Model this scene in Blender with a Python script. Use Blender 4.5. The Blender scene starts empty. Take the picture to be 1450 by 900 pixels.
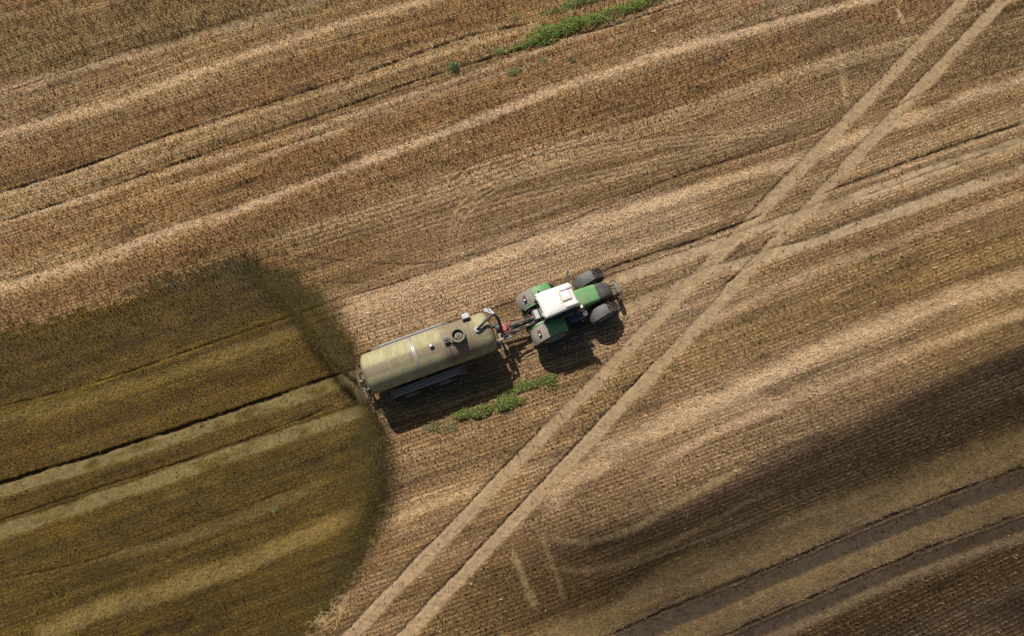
import bpy, math, random
import numpy as np
from mathutils import Vector, Matrix
R = math.radians
random.seed(7)
RNG = np.random.default_rng(11)

# ------------------------------------------------------------------ camera, world, sun, exposure
scene = bpy.context.scene
DIST, TILT, LENS = 40.0, R(16.0), 28.0
cam_d = bpy.data.cameras.new('camera'); cam = bpy.data.objects.new('camera', cam_d)
scene.collection.objects.link(cam)
CAM = Vector((0, -DIST*math.sin(TILT), DIST*math.cos(TILT)))
cam.location = CAM; cam.rotation_euler = (TILT, 0, 0)
cam_d.lens = LENS; cam_d.sensor_width = 36; cam_d.clip_end = 12000; cam_d.clip_start = 0.5
scene.camera = cam
SUN_EL = R(51.5)
SUN_H = Vector((-0.35, 0.72, 0)).normalized()            # horizontal direction towards the sun
SUN_DIR = Vector((SUN_H.x*math.cos(SUN_EL), SUN_H.y*math.cos(SUN_EL), math.sin(SUN_EL)))
w = bpy.data.worlds.new('World'); scene.world = w; w.use_nodes = True
nt = w.node_tree; bg = nt.nodes['Background']
sky = nt.nodes.new('ShaderNodeTexSky'); sky.sky_type = 'NISHITA'; sky.sun_disc = False
sky.sun_elevation = SUN_EL; sky.sun_rotation = math.atan2(SUN_H.x, SUN_H.y)
nt.links.new(sky.outputs[0], bg.inputs[0]); bg.inputs[1].default_value = 0.05; sky.dust_density = 2.5; sky.ozone_density = 0.5
sd = bpy.data.lights.new('sun', 'SUN'); sd.energy = 4.6; sd.angle = R(0.55); sd.color = (1.0, 0.94, 0.86)
so = bpy.data.objects.new('sun', sd); scene.collection.objects.link(so)
so.rotation_euler = SUN_DIR.to_track_quat('Z', 'Y').to_euler(); so.location = (-20, 60, 80)
scene.view_settings.view_transform = 'Standard'; scene.view_settings.look = 'None'
scene.view_settings.exposure = 0.30; scene.view_settings.gamma = 1.0
scene.view_settings.use_curve_mapping = False

def at(px, py, z=0.0):
    """photo pixel (1450 wide) -> world point on the plane at height z"""
    f = 1450*LENS/36
    dx, dy = (px-725)/f, (450-py)/f
    c, s = math.cos(TILT), math.sin(TILT)
    d = Vector((dx, dy*c+s, dy*s-c))
    t = (z-CAM.z)/d.z
    return CAM + d*t

# ------------------------------------------------------------------ helpers
def link(o, parent=None):
    scene.collection.objects.link(o)
    if parent: o.parent = parent
    return o
def tag(o, label=None, cat=None, group=None, kind=None):
    if label: o['label'] = label
    if cat: o['category'] = cat
    if group: o['group'] = group
    if kind: o['kind'] = kind
    return o

class MB:
    def __init__(s): s.v = []; s.f = []
    def add(s, vs, fs):
        b = len(s.v); s.v += [tuple(v) for v in vs]; s.f += [tuple(i+b for i in f) for f in fs]; return s
    def box(s, c, d, rot=None, taper=1.0):
        hx, hy, hz = d[0]/2, d[1]/2, d[2]/2; vs = []
        for z in (-1, 1):
            k = taper if z > 0 else 1
            for x, y in ((-1,-1),(1,-1),(1,1),(-1,1)):
                p = Vector((x*hx*k, y*hy*k, z*hz))
                if rot is not None: p = rot @ p
                vs.append(p+Vector(c))
        return s.add(vs, [(3,2,1,0),(4,5,6,7),(0,1,5,4),(1,2,6,5),(2,3,7,6),(3,0,4,7)])
    def rings(s, rs, closed=True, cap=True):
        n = len(rs[0]); vs = [p for r in rs for p in r]; fs = []
        for i in range(len(rs)-1):
            for j in range(n if closed else n-1):
                k = (j+1) % n
                fs.append((i*n+j, i*n+k, (i+1)*n+k, (i+1)*n+j))
        if cap and closed:
            fs.append(tuple(range(n))[::-1]); m = (len(rs)-1)*n; fs.append(tuple(range(m, m+n)))
        return s.add(vs, fs)
    def tube(s, pts, r, n=10):
        pts = [Vector(p) for p in pts]; rs = []
        if not isinstance(r, (list, tuple)): r = [r]*len(pts)
        up = None
        for i, p in enumerate(pts):
            a = pts[max(i-1, 0)]; b = pts[min(i+1, len(pts)-1)]
            t = (b-a).normalized()
            if up is None: up = t.orthogonal().normalized()
            up = (up - t*up.dot(t)).normalized(); sd_ = t.cross(up)
            rs.append([p+(up*math.cos(2*math.pi*k/n)+sd_*math.sin(2*math.pi*k/n))*r[i] for k in range(n)])
        return s.rings(rs)
    def lathe(s, prof, c, axis='y', n=40, closedprof=False):
        """prof = (axial, radius) list, revolved about the axis through c"""
        rs = []
        for a, r in prof:
            ring = []
            for k in range(n):
                t = 2*math.pi*k/n
                if axis == 'y': ring.append((c[0]+r*math.cos(t), c[1]+a, c[2]+r*math.sin(t)))
                elif axis == 'x': ring.append((c[0]+a, c[1]+r*math.cos(t), c[2]+r*math.sin(t)))
                else: ring.append((c[0]+r*math.cos(t), c[1]+r*math.sin(t), c[2]+a))
            rs.append(ring)
        if closedprof: rs.append(rs[0]); return s.rings(rs, cap=False)
        return s.rings(rs)
    def build(s, name, m, parent=None, bevel=0.0, smooth=True, angle=35):
        me = bpy.data.meshes.new(name); me.from_pydata(s.v, [], s.f); me.validate()
        import bmesh
        bm = bmesh.new(); bm.from_mesh(me); bmesh.ops.recalc_face_normals(bm, faces=bm.faces)
        bm.to_mesh(me); bm.free()
        me.materials.append(m)
        o = bpy.data.objects.new(name, me); link(o, parent)
        if bevel:
            b = o.modifiers.new('bevel', 'BEVEL'); b.width = bevel; b.segments = 3; b.limit_method = 'ANGLE'; b.angle_limit = R(30)
        if smooth:
            me.shade_smooth()
            me.set_sharp_from_angle(angle=R(angle))
        return o

def catmull(pts, k=6):
    pts = [Vector(p) for p in pts]; P = [pts[0]]+pts+[pts[-1]]; out = []
    for i in range(1, len(P)-2):
        a, b, c, d = P[i-1], P[i], P[i+1], P[i+2]
        for j in range(k):
            t = j/k
            out.append(0.5*((2*b)+(c-a)*t+(2*a-5*b+4*c-d)*t*t+(3*b-a-3*c+d)*t**3))
    out.append(pts[-1]); return out

# ------------------------------------------------------------------ materials
def newmat(name):
    m = bpy.data.materials.new(name); m.use_nodes = True
    return m, m.node_tree, m.node_tree.nodes['Principled BSDF']
def N(t, typ, **kw):
    n = t.nodes.new(typ)
    for k, v in kw.items():
        if k in n.inputs: n.inputs[k].default_value = v
        else: setattr(n, k, v)
    return n
def paint(name, col, dust=(0.30, 0.24, 0.17), amount=0.4, rough=0.4, metal=0.0, scale=3.0, fine=25.0, spec=0.5, bump=0.0):
    """paint / metal / plastic with dust settled in uneven patches plus fine speckle"""
    m, t, p = newmat(name); L = t.links.new
    tc = N(t, 'ShaderNodeTexCoord')
    n1 = N(t, 'ShaderNodeTexNoise', Scale=scale, Detail=8.0, Roughness=0.65); L(tc.outputs['Object'], n1.inputs['Vector'])
    n2 = N(t, 'ShaderNodeTexNoise', Scale=fine, Detail=4.0, Roughness=0.7); L(tc.outputs['Object'], n2.inputs['Vector'])
    add = N(t, 'ShaderNodeMath', operation='MULTIPLY'); L(n1.outputs[0], add.inputs[0]); L(n2.outputs[0], add.inputs[1])
    mr = N(t, 'ShaderNodeMapRange'); L(add.outputs[0], mr.inputs[0])
    mr.inputs[1].default_value = 0.12; mr.inputs[2].default_value = 0.42; mr.inputs[3].default_value = 0.0; mr.inputs[4].default_value = min(1, amount*2)
    mx = N(t, 'ShaderNodeMix', data_type='RGBA'); L(mr.outputs[0], mx.inputs[0])
    mx.inputs[6].default_value = (*col, 1); mx.inputs[7].default_value = (*dust, 1)
    L(mx.outputs[2], p.inputs['Base Color'])
    rr = N(t, 'ShaderNodeMapRange'); L(mr.outputs[0], rr.inputs[0]); rr.inputs[3].default_value = rough; rr.inputs[4].default_value = 0.9
    L(rr.outputs[0], p.inputs['Roughness']); p.inputs['Metallic'].default_value = metal
    p.inputs['Specular IOR Level'].default_value = spec
    if bump:
        b = N(t, 'ShaderNodeBump', Strength=bump, Distance=0.02); L(n2.outputs[0], b.inputs['Height']); L(b.outputs[0], p.inputs['Normal'])
    return m

M = {}
M['green'] = paint('green_paint', (0.045, 0.25, 0.065), amount=0.34, rough=0.35)
M['green_dusty'] = paint('dusty_green_paint', (0.05, 0.26, 0.075), amount=0.30, rough=0.5)
M['white'] = paint('white_roof', (0.73, 0.72, 0.70), dust=(0.46, 0.40, 0.32), amount=0.34, rough=0.35, scale=2.0)
M['hatchseal'] = paint('hatch_seal', (0.46, 0.37, 0.27), amount=0.3, rough=0.8)
M['dustgrey'] = paint('dusty_fender', (0.15, 0.14, 0.13), dust=(0.36, 0.31, 0.25), amount=0.85, rough=0.8)
M['plastic'] = paint('grey_plastic', (0.05, 0.055, 0.06), dust=(0.20, 0.19, 0.175), amount=0.5, rough=0.55)
M['nose'] = paint('bonnet_nose_plastic', (0.03, 0.032, 0.032), dust=(0.15, 0.14, 0.12), amount=0.3, rough=0.5)
M['guard'] = paint('mudguard_grey', (0.15, 0.14, 0.13), dust=(0.26, 0.22, 0.17), amount=0.5, rough=0.7)
M['black'] = paint('black_plastic', (0.016, 0.016, 0.018), dust=(0.12, 0.10, 0.08), amount=0.22, rough=0.5)
M['rubber'] = paint('tyre_rubber', (0.02, 0.019, 0.018), dust=(0.13, 0.11, 0.085), amount=0.36, rough=0.85, spec=0.25)
M['rimred'] = paint('wheel_rim_paint', (0.32, 0.30, 0.26), amount=0.5, rough=0.6)
M['steel'] = paint('galvanised_steel', (0.36, 0.37, 0.38), dust=(0.30, 0.27, 0.22), amount=0.35, rough=0.45, metal=0.35)
M['dirtysteel'] = paint('dirty_steel', (0.17, 0.17, 0.17), dust=(0.16, 0.13, 0.09), amount=0.5, rough=0.6, metal=0.4)
M['darksteel'] = paint('dark_steel', (0.05, 0.05, 0.05), dust=(0.15, 0.12, 0.09), amount=0.4, rough=0.6, metal=0.3)
M['red'] = paint('red_fitting', (0.42, 0.035, 0.03), amount=0.25, rough=0.45)
M['redlens'] = paint('red_lens', (0.5, 0.02, 0.02), amount=0.08, rough=0.15)
M['clearlens'] = paint('clear_lens', (0.85, 0.85, 0.82), amount=0.05, rough=0.1, metal=0.3)
M['orange'] = paint('orange_lens', (0.7, 0.2, 0.02), amount=0.05, rough=0.15)
M['blue'] = paint('blue_plastic', (0.02, 0.05, 0.15), amount=0.15, rough=0.4)
m, t, p = newmat('cab_glass'); p.inputs['Base Color'].default_value = (0.018, 0.03, 0.05, 1); p.inputs['Roughness'].default_value = 0.06
p.inputs['Specular IOR Level'].default_value = 0.8; M['glass'] = m

def tank_mat():
    m, t, p = newmat('tank_paint'); L = t.links.new
    tc = N(t, 'ShaderNodeTexCoord'); sep = N(t, 'ShaderNodeSeparateXYZ'); L(tc.outputs['Object'], sep.inputs[0])
    mp = N(t, 'ShaderNodeMapping'); mp.inputs['Scale'].default_value = (2.2, 0.55, 0.55); L(tc.outputs['Object'], mp.inputs[0])
    n1 = N(t, 'ShaderNodeTexNoise', Scale=1.6, Detail=9.0, Roughness=0.7); L(mp.outputs[0], n1.inputs['Vector'])
    n2 = N(t, 'ShaderNodeTexNoise', Scale=22.0, Detail=5.0, Roughness=0.7); L(tc.outputs['Object'], n2.inputs['Vector'])
    n3 = N(t, 'ShaderNodeTexNoise', Scale=1.1, Detail=6.0, Roughness=0.6); L(tc.outputs['Object'], n3.inputs['Vector'])
    r1 = N(t, 'ShaderNodeValToRGB'); L(n1.outputs[0], r1.inputs[0])
    e = r1.color_ramp.elements; e[0].position = 0.33; e[0].color = (0.27, 0.24, 0.13, 1); e[1].position = 0.66; e[1].color = (0.40, 0.37, 0.20, 1)
    # grime gathered on the top between manhole and loading arm (a real stain with its own shape)
    def smooth(inp, a, b):
        q = N(t, 'ShaderNodeMapRange', interpolation_type='SMOOTHSTEP'); L(inp, q.inputs[0]); q.inputs[1].default_value = a; q.inputs[2].default_value = b; return q.outputs[0]
    def mul(a, b):
        q = N(t, 'ShaderNodeMath', operation='MULTIPLY'); L(a, q.inputs[0]); L(b, q.inputs[1]); return q.outputs[0]
    wob = N(t, 'ShaderNodeMath', operation='MULTIPLY_ADD'); L(n3.outputs[0], wob.inputs[0]); wob.inputs[1].default_value = 1.1; L(sep.outputs[0], wob.inputs[2])
    ma = mul(smooth(wob.outputs[0], 0.9, 1.5), smooth(wob.outputs[0], 3.3, 2.5))
    wz = N(t, 'ShaderNodeMath', operation='MULTIPLY_ADD'); L(n3.outputs[0], wz.inputs[0]); wz.inputs[1].default_value = 0.8; L(sep.outputs[2], wz.inputs[2])
    mask = mul(ma, smooth(wz.outputs[0], 0.35, 1.0))
    # long dusty band along the crown, splash dirt low down
    ya = N(t, 'ShaderNodeMath', operation='ADD'); L(sep.outputs[1], ya.inputs[0]); ya.inputs[1].default_value = 0.16
    yb = N(t, 'ShaderNodeMath', operation='ABSOLUTE'); L(ya.outputs[0], yb.inputs[0])
    crown = mul(smooth(yb.outputs[0], 0.34, 0.16), smooth(sep.outputs[2], 0.5, 0.8))
    sp = smooth(n2.outputs[0], 0.35, 0.7)
    cm = N(t, 'ShaderNodeMath', operation='MULTIPLY'); L(mul(crown, smooth(n1.outputs[0], 0.25, 0.55)), cm.inputs[0]); cm.inputs[1].default_value = 0.9
    mk = N(t, 'ShaderNodeMath', operation='MULTIPLY'); L(mask, mk.inputs[0]); mk.inputs[1].default_value = 0.95
    allm = N(t, 'ShaderNodeMath', operation='MAXIMUM'); L(mk.outputs[0], allm.inputs[0]); L(cm.outputs[0], allm.inputs[1])
    mx = N(t, 'ShaderNodeMix', data_type='RGBA'); L(allm.outputs[0], mx.inputs[0]); L(r1.outputs[0], mx.inputs[6])
    mx.inputs[7].default_value = (0.205, 0.158, 0.105, 1)
    low = mul(smooth(sep.outputs[2], -0.1, -0.8), sp)
    mx2 = N(t, 'ShaderNodeMix', data_type='RGBA'); L(low, mx2.inputs[0]); L(mx.outputs[2], mx2.inputs[6]); mx2.inputs[7].default_value = (0.13, 0.11, 0.07, 1)
    # fine specks
    mm = N(t, 'ShaderNodeMapRange'); L(n2.outputs[0], mm.inputs[0]); mm.inputs[1].default_value = 0.3; mm.inputs[2].default_value = 0.7; mm.inputs[3].default_value = 0.80; mm.inputs[4].default_value = 1.12
    hs = N(t, 'ShaderNodeHueSaturation'); L(mm.outputs[0], hs.inputs['Value']); L(mx2.outputs[2], hs.inputs['Color'])
    mp2 = N(t, 'ShaderNodeMapping'); mp2.inputs['Scale'].default_value = (7.0, 0.5, 0.5); L(tc.outputs['Object'], mp2.inputs[0])
    n4 = N(t, 'ShaderNodeTexNoise', Scale=2.0, Detail=6.0, Roughness=0.7); L(mp2.outputs[0], n4.inputs['Vector'])
    st_ = N(t, 'ShaderNodeMath', operation='MULTIPLY'); L(mul(smooth(n4.outputs[0], 0.50, 0.68), smooth(n3.outputs[0], 0.38, 0.6)), st_.inputs[0]); st_.inputs[1].default_value = 0.55
    mx3 = N(t, 'ShaderNodeMix', data_type='RGBA'); L(st_.outputs[0], mx3.inputs[0]); L(hs.outputs[0], mx3.inputs[6]); mx3.inputs[7].default_value = (0.17, 0.13, 0.075, 1)
    sp2 = N(t, 'ShaderNodeTexNoise', Scale=48.0, Detail=2.0); L(tc.outputs['Object'], sp2.inputs['Vector'])
    mx4 = N(t, 'ShaderNodeMix', data_type='RGBA'); s4 = N(t, 'ShaderNodeMath', operation='MULTIPLY'); L(smooth(sp2.outputs[0], 0.60, 0.68), s4.inputs[0]); s4.inputs[1].default_value = 0.6; L(s4.outputs[0], mx4.inputs[0]); L(mx3.outputs[2], mx4.inputs[6]); mx4.inputs[7].default_value = (0.12, 0.095, 0.055, 1)
    L(mx4.outputs[2], p.inputs['Base Color']); p.inputs['Roughness'].default_value = 0.72; p.inputs['Specular IOR Level'].default_value = 0.25
    b = N(t, 'ShaderNodeBump', Strength=0.12, Distance=0.01); L(n2.outputs[0], b.inputs['Height']); L(b.outputs[0], p.inputs['Normal'])
    return m
M['tank'] = tank_mat()

# ------------------------------------------------------------------ numpy noise
def vnoise(x, y, seed=0):
    g = np.random.default_rng(seed).random((256, 256)).astype(np.float32)
    xi = np.floor(x).astype(np.int64); yi = np.floor(y).astype(np.int64)
    fx = (x-xi).astype(np.float32); fy = (y-yi).astype(np.float32)
    fx = fx*fx*(3-2*fx); fy = fy*fy*(3-2*fy)
    a = g[yi & 255, xi & 255]; b = g[yi & 255, (xi+1) & 255]; c = g[(yi+1) & 255, xi & 255]; d = g[(yi+1) & 255, (xi+1) & 255]
    return (a*(1-fx)+b*fx)*(1-fy)+(c*(1-fx)+d*fx)*fy
def fbm(x, y, seed=0, oct=4, gain=0.5):
    s = 0; a = 1; tot = 0
    for i in range(oct):
        s = s+a*vnoise(x*2**i+17.3*i, y*2**i+5.1*i, seed+i); tot += a; a *= gain
    return s/tot
def sst(a, b, x):
    t = np.clip((x-a)/(b-a), 0, 1); return t*t*(3-2*t)

# ------------------------------------------------------------------ the field: one non-uniform sheet reaching the horizon
STEP = 0.05
X0, X1, Y0, Y1 = -31.5, 31.5, -17.5, 21.5
def axis(a, b, ext=3500.0):
    core = np.arange(a, b+1e-6, STEP); out = []; d = STEP; p = 0.0
    while p < ext: d *= 1.22; p += d; out.append(p)
    out = np.array(out)
    return np.concatenate([a-out[::-1], core, b+out]), len(out), len(core)
xs, nx0, ncx = axis(X0, X1); ys, ny0, ncy = axis(Y0, Y1)
GX, GY = np.meshgrid(xs, ys)
GX = GX.astype(np.float64); GY = GY.astype(np.float64)
# gently wandering drilling direction of the field: v runs across the rows, u along them
def uv(x, y):
    s = 0.365 + 0.045*sst(-2, -14, y)*sst(-8, 14, x) - 0.035*sst(8, 20, y)*sst(0, -25, x)
    v = y - s*x + 0.35*np.sin(x*0.055+0.6) + 0.10*np.sin(x*0.17+y*0.05)
    return x*0.94+y*0.34, v*0.94
GU, GV = uv(GX, GY)
wx = GX + 0.07*(fbm(GX*0.9, GY*0.9, 31, 2)-0.5) + 0.06*(vnoise(GX*6, GY*6, 35)-0.5)
wy = GY + 0.07*(fbm(GX*0.9, GY*0.9, 41, 2)-0.5) + 0.06*(vnoise(GX*6, GY*6, 45)-0.5)

TOT = [1.0]
def dist_field(pts, reach):
    """distance to a polyline given in photo pixels, plus signed side and position along it; only near it"""
    W = [at(px, py) for px, py in pts]
    W = [p.xy for p in catmull([p.to_3d() for p in [Vector((q.x, q.y, 0)) for q in W]], 4)]
    D = np.full(GX.shape, 1e9, np.float32); S = np.zeros(GX.shape, np.float32); T = np.zeros(GX.shape, np.float32)
    acc = 0; tot = sum((W[i+1]-W[i]).length for i in range(len(W)-1)); TOT[0] = tot
    for a, b in zip(W[:-1], W[1:]):
        lo = (min(a.x, b.x)-reach, min(a.y, b.y)-reach); hi = (max(a.x, b.x)+reach, max(a.y, b.y)+reach)
        i0, i1 = np.searchsorted(xs, lo[0]), np.searchsorted(xs, hi[0]); j0, j1 = np.searchsorted(ys, lo[1]), np.searchsorted(ys, hi[1])
        L = (b-a).length
        if L < 1e-6 or i0 >= i1 or j0 >= j1: acc += L; continue
        sl = (slice(j0, j1), slice(i0, i1))
        px_, py_ = wx[sl]-a.x, wy[sl]-a.y; ux, uy = (b.x-a.x)/L, (b.y-a.y)/L
        tt = np.clip(px_*ux+py_*uy, 0, L); dx, dy = px_-tt*ux, py_-tt*uy
        d = np.hypot(dx, dy); side = np.sign(ux*py_-uy*px_)*d
        m = d < D[sl]
        D[sl] = np.where(m, d, D[sl]); S[sl] = np.where(m, side, S[sl]); T[sl] = np.where(m, (acc+tt)/tot, T[sl])
        acc += L
    return D, S, T

# field layers, colour and shape; furrow shade and central brightness are painted in
straw_dk = np.array([0.235, 0.150, 0.075]); straw_lt = np.array([0.395, 0.280, 0.172])
Z = np.zeros(GX.shape, np.float32)
bands = 0.55*fbm(GV*0.55+3, GU*0.035, 3, 4)+0.45*fbm(GV*1.7, GU*0.06, 9, 3)
patch = fbm(GX*0.09+4, GY*0.11, 21, 4)
tone = np.clip(0.5+(bands-0.5)*2.2+(patch-0.5)*0.9, 0, 1)
def to_rgb(a, b, t): return a[None, None, :]*(1-t[..., None])+b[None, None, :]*t[..., None]
col = to_rgb(straw_dk, straw_lt, tone)
hue = fbm(GX*0.06+9, GY*0.08+2, 61, 3)
col[..., 2] *= (1.12-0.35*hue); col[..., 0] *= (0.97+0.06*hue)
H = np.ones(GX.shape, np.float32)          # stubble height factor
DEN = np.ones(GX.shape, np.float32)        # stubble density
CH = np.zeros(GX.shape, np.float32)        # loose straw and chaff
def mixc(mask, c, k=1.0):
    global col
    mk = (mask*k)[..., None]; col = col*(1-mk)+np.array(c)[None, None, :]*mk
GRIT = fbm(GU*1.6, GV*6.5, 95, 3)
def soft(D, half, edge): return 1-sst(half-edge, half+edge, D)
PX = 1/28.2
def chaff(pts, wpx, k=1.0, c=(0.56, 0.42, 0.27), wob=1.0, ends=0.0):
    global CH, DEN, H
    D, S, T = dist_field(pts, wpx*PX*1.6+0.6)
    n = fbm(GU*0.5, GV*2.2, int(wpx*7+pts[0][0]) % 97, 3)
    half = wpx*PX/2*(0.45+0.65*n)
    mk = soft(D, half, half*0.55+0.04)*np.clip((0.7 if wpx < 6 else 0.15)+n*0.75+GRIT*0.75, 0, 1)*k
    if ends: mk = mk*sst(0, ends, T)*sst(0, ends, 1-T)
    mixc(mk, c, 0.85); CH = np.maximum(CH, mk); DEN *= 1-0.55*mk; H *= 1-0.45*mk
def track(pts, wpx, c=(0.35, 0.262, 0.168), k=1.0, depth=0.045, ends=0.0, tread=0.008):
    global DEN, Z, CH, col
    D, S, T = dist_field(pts, wpx*PX*1.4+0.5)
    half = wpx*PX/2
    n = fbm(GU*0.8, GV*1.5, int(pts[0][0]+wpx) % 89, 3)
    mk = soft(D, half*(0.84+0.3*n), 0.05+0.09*GRIT)*k*np.clip(0.72+0.6*n, 0, 1)
    if ends: mk = mk*sst(0, ends, T)*sst(0, ends, 1-T)
    mixc(mk, c, 0.9); DEN *= 1-mk*(0.93 if k > 0.8 else 0.8); Z -= depth*mk + tread*mk*np.sin(2*np.pi*(T*TOT[0]+0.55*np.abs(S))/0.26)*(0.3+n); col *= (1-(tread*6)*mk*np.sin(2*np.pi*(T*TOT[0]+0.55*np.abs(S))/0.26)*(0.3+n))[..., None]; CH = np.maximum(CH*(1-0.7*mk), 0.36*mk*GRIT)
def line(pts, wpx=2.5, k=1.0, depth=0.10, ends=0.04, c=(0.105, 0.072, 0.043)):
    """narrow furrow: a real groove in bare soil, its shadow darkened into the colour"""
    global DEN, Z, CH
    D, S, T = dist_field(pts, wpx*PX*2+0.5)
    n = fbm(GU*1.3, GV*1.3, int(pts[0][0]*3+pts[0][1]) % 83, 3)
    half = wpx*PX/2*(0.35+0.8*n)
    mk = soft(D, half, 0.045)*np.clip(-0.15+1.2*n+0.7*GRIT, 0, 1)*k*sst(0, ends, T)*sst(0, ends, 1-T)
    mixc(mk, c, 0.95); DEN *= 1-0.95*mk; Z -= depth*mk; CH *= 1-mk  # furrow shadow is partly put into the soil colour

# tone regions (broad differences of straw tone across the field)
def region(pts, wpx, c, k=0.6, h=None, edge=0.5, den=None):
    global H, DEN
    D, S, T = dist_field(pts, wpx*PX*1.2+1.5)
    half = wpx*PX/2
    mk = soft(D, half*(0.8+0.4*fbm(GX*0.5, GY*0.5, int(pts[0][1]) % 71, 3)), edge)
    mixc(mk, c, k)
    if h is not None: H = H*(1-mk)+h*mk
    if den is not None: DEN = DEN*(1-mk)+den*mk
H *= 0.72+0.55*sst(5, 9, GY-0.36*GX)          # longer stubble on the far side of the upper turning loop
region([(-120, 95), (120, 55), (330, 5), (500, -50)], 110, (0.183, 0.132, 0.066), 0.64, 1.5)  # darker, greener tone at the upper left corner
region([(-60, 260), (300, 150), (640, 30), (800, -30)], 62, (0.275, 0.162, 0.078), 0.45, 1.25)
region([(-60, 365), (200, 290), (460, 205), (680, 130), (900, 50), (1050, 0)], 58, (0.323, 0.188, 0.090), 0.45, 1.3)
region([(-60, 465), (200, 365), (450, 275), (700, 215), (960, 130), (1200, 50), (1330, 0)], 68, (0.260, 0.152, 0.070), 0.50, 1.35)
region([(560, 330), (760, 280), (900, 235), (1120, 160), (1250, 110)], 75, (0.275, 0.183, 0.103), 0.47, 0.8)
region([(1180, 60), (1300, 80), (1460, 50)], 110, (0.220, 0.159, 0.092), 0.47, 0.9)
region([(520, 450), (640, 410), (780, 355), (960, 300)], 80, (0.500, 0.368, 0.240), 0.51, 0.75)  # straw lightened around the centre, lens falloff put into the colour
region([(1000, 385), (1150, 340), (1300, 300), (1480, 250)], 50, (0.305, 0.201, 0.112), 0.47, 0.9)
region([(860, 560), (960, 510), (1180, 420), (1300, 380), (1480, 330)], 60, (0.348, 0.238, 0.108), 0.59, 0.9)
region([(560, 640), (700, 610), (800, 580), (880, 530)], 95, (0.360, 0.250, 0.130), 0.47, 1.0)
region([(800, 740), (960, 700), (1150, 640), (1300, 590), (1480, 540)], 95, (0.262, 0.183, 0.108), 0.59, 0.9)
region([(650, 850), (800, 820), (1000, 760), (1200, 680), (1480, 590)], 75, (0.205, 0.138, 0.062), 0.66, 0.9)
region([(1130, 925), (1300, 845), (1480, 770)], 60, (0.180, 0.112, 0.048), 0.70, 1.1)
region([(1250, 930), (1480, 850)], 70, (0.150, 0.108, 0.064), 0.65, 0.9)  # darker tone towards the lower right corner
region([(620, 905), (720, 860), (850, 840), (960, 800)], 70, (0.190, 0.125, 0.055), 0.6, 0.9)  # darker brown tone at the bottom centre

fine = 0.6*fbm(GV*3.2, GU*0.09, 101, 3)+0.4*fbm(GV*8.0, GU*0.25, 105, 2)
blot = fbm(GU*0.45, GV*1.3, 109, 4)
col *= (1+1.2*(fine-0.5)+0.45*(blot-0.5))[..., None]
DEN *= np.clip(1.0+1.2*(fine-0.45), 0.55, 1.25)
H *= 0.8+0.5*blot
scuff = sst(0.66, 0.80, fbm(GU*0.35+40, GV*2.6, 113, 3)); col *= (1-0.4*scuff)[..., None]; DEN *= 1-0.45*scuff
# chaff swaths and crop rows laid flat
chaff([(-60, 205), (0, 188), (160, 148), (320, 88), (480, 36), (600, 2), (680, -25)], 17, 0.65)
chaff([(-60, 150), (0, 133), (150, 88), (300, 48), (430, 6), (500, -20)], 22, 0.45)
chaff([(-80, 435), (0, 410), (120, 373), (200, 342), (320, 303), (400, 274), (480, 243), (560, 214), (640, 183), (720, 152), (800, 122), (880, 97), (960, 70), (1080, 38), (1200, 8), (1300, -20)], 19, 0.8, (0.55, 0.415, 0.27))
chaff([(-60, 330), (100, 288), (250, 240), (420, 190), (640, 115), (900, 25), (1000, -10)], 12, 0.55)
chaff([(-60, 286), (0, 278), (240, 198), (480, 125), (640, 72), (760, 36)], 11, 0.75, (0.44, 0.33, 0.19))
chaff([(170, 280), (300, 250), (420, 205), (520, 175)], 12, 0.5, ends=0.2)
for k, o in enumerate((-12, -5, 3, 10, 18)):
    chaff([(350, 362+o), (480, 322+o), (600, 285+o), (700, 248+o), (800, 213+o*0.8), (960, 163+o*0.7), (1100, 113+o*0.6), (1300, 57+o*0.5), (1400, 40+o*0.4)], 3.4, 0.75-0.08*k, (0.50, 0.39, 0.23), ends=0.1)
chaff([(860, 310), (940, 285), (1010, 262), (1100, 235), (1150, 218), (1230, 188), (1290, 168), (1380, 135), (1480, 100)], 22, 0.75, (0.52, 0.395, 0.25), ends=0.06)
chaff([(480, 445), (560, 418), (640, 388), (720, 358), (800, 330), (900, 296)], 26, 0.5, (0.53, 0.40, 0.26), ends=0.1)
chaff([(1500, 262), (1380, 300), (1250, 350), (1120, 400), (1000, 460), (960, 480)], 18, 0.4, ends=0.1)
chaff([(1500, 375), (1450, 392), (1300, 440), (1150, 500), (1050, 555), (960, 592), (870, 640), (800, 690), (760, 730)], 30, 0.65, (0.52, 0.40, 0.26), ends=0.05)
chaff([(1500, 425), (1300, 495), (1100, 575), (1000, 620), (900, 680)], 16, 0.5, ends=0.1)
chaff([(1480, 620), (1350, 672), (1200, 722), (1060, 782), (960, 822), (860, 875), (780, 910)], 50, 0.85, (0.42, 0.305, 0.135))
chaff([(1500, 690), (1300, 760), (1150, 820), (1000, 885), (930, 920)], 36, 0.85, (0.40, 0.29, 0.135))
chaff([(1500, 742), (1300, 812), (1150, 878), (1060, 920)], 14, 0.8, (0.44, 0.34, 0.20))
chaff([(765, 760), (830, 768), (900, 748), (960, 712), (1020, 680), (1060, 655)], 10, 0.8, (0.45, 0.33, 0.17), ends=0.15)
chaff([(745, 795), (800, 806), (860, 803), (930, 778), (1000, 742), (1080, 700), (1120, 685)], 9,0.5, (0.45, 0.33, 0.17), ends=0.15)
chaff([(722, 775), (740, 815), (762, 868)], 10, 0.75, (0.42, 0.31, 0.16), ends=0.15)
chaff([(765, 752), (780, 795), (802, 855)], 9, 0.7, (0.42, 0.31, 0.16), ends=0.15)
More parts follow.
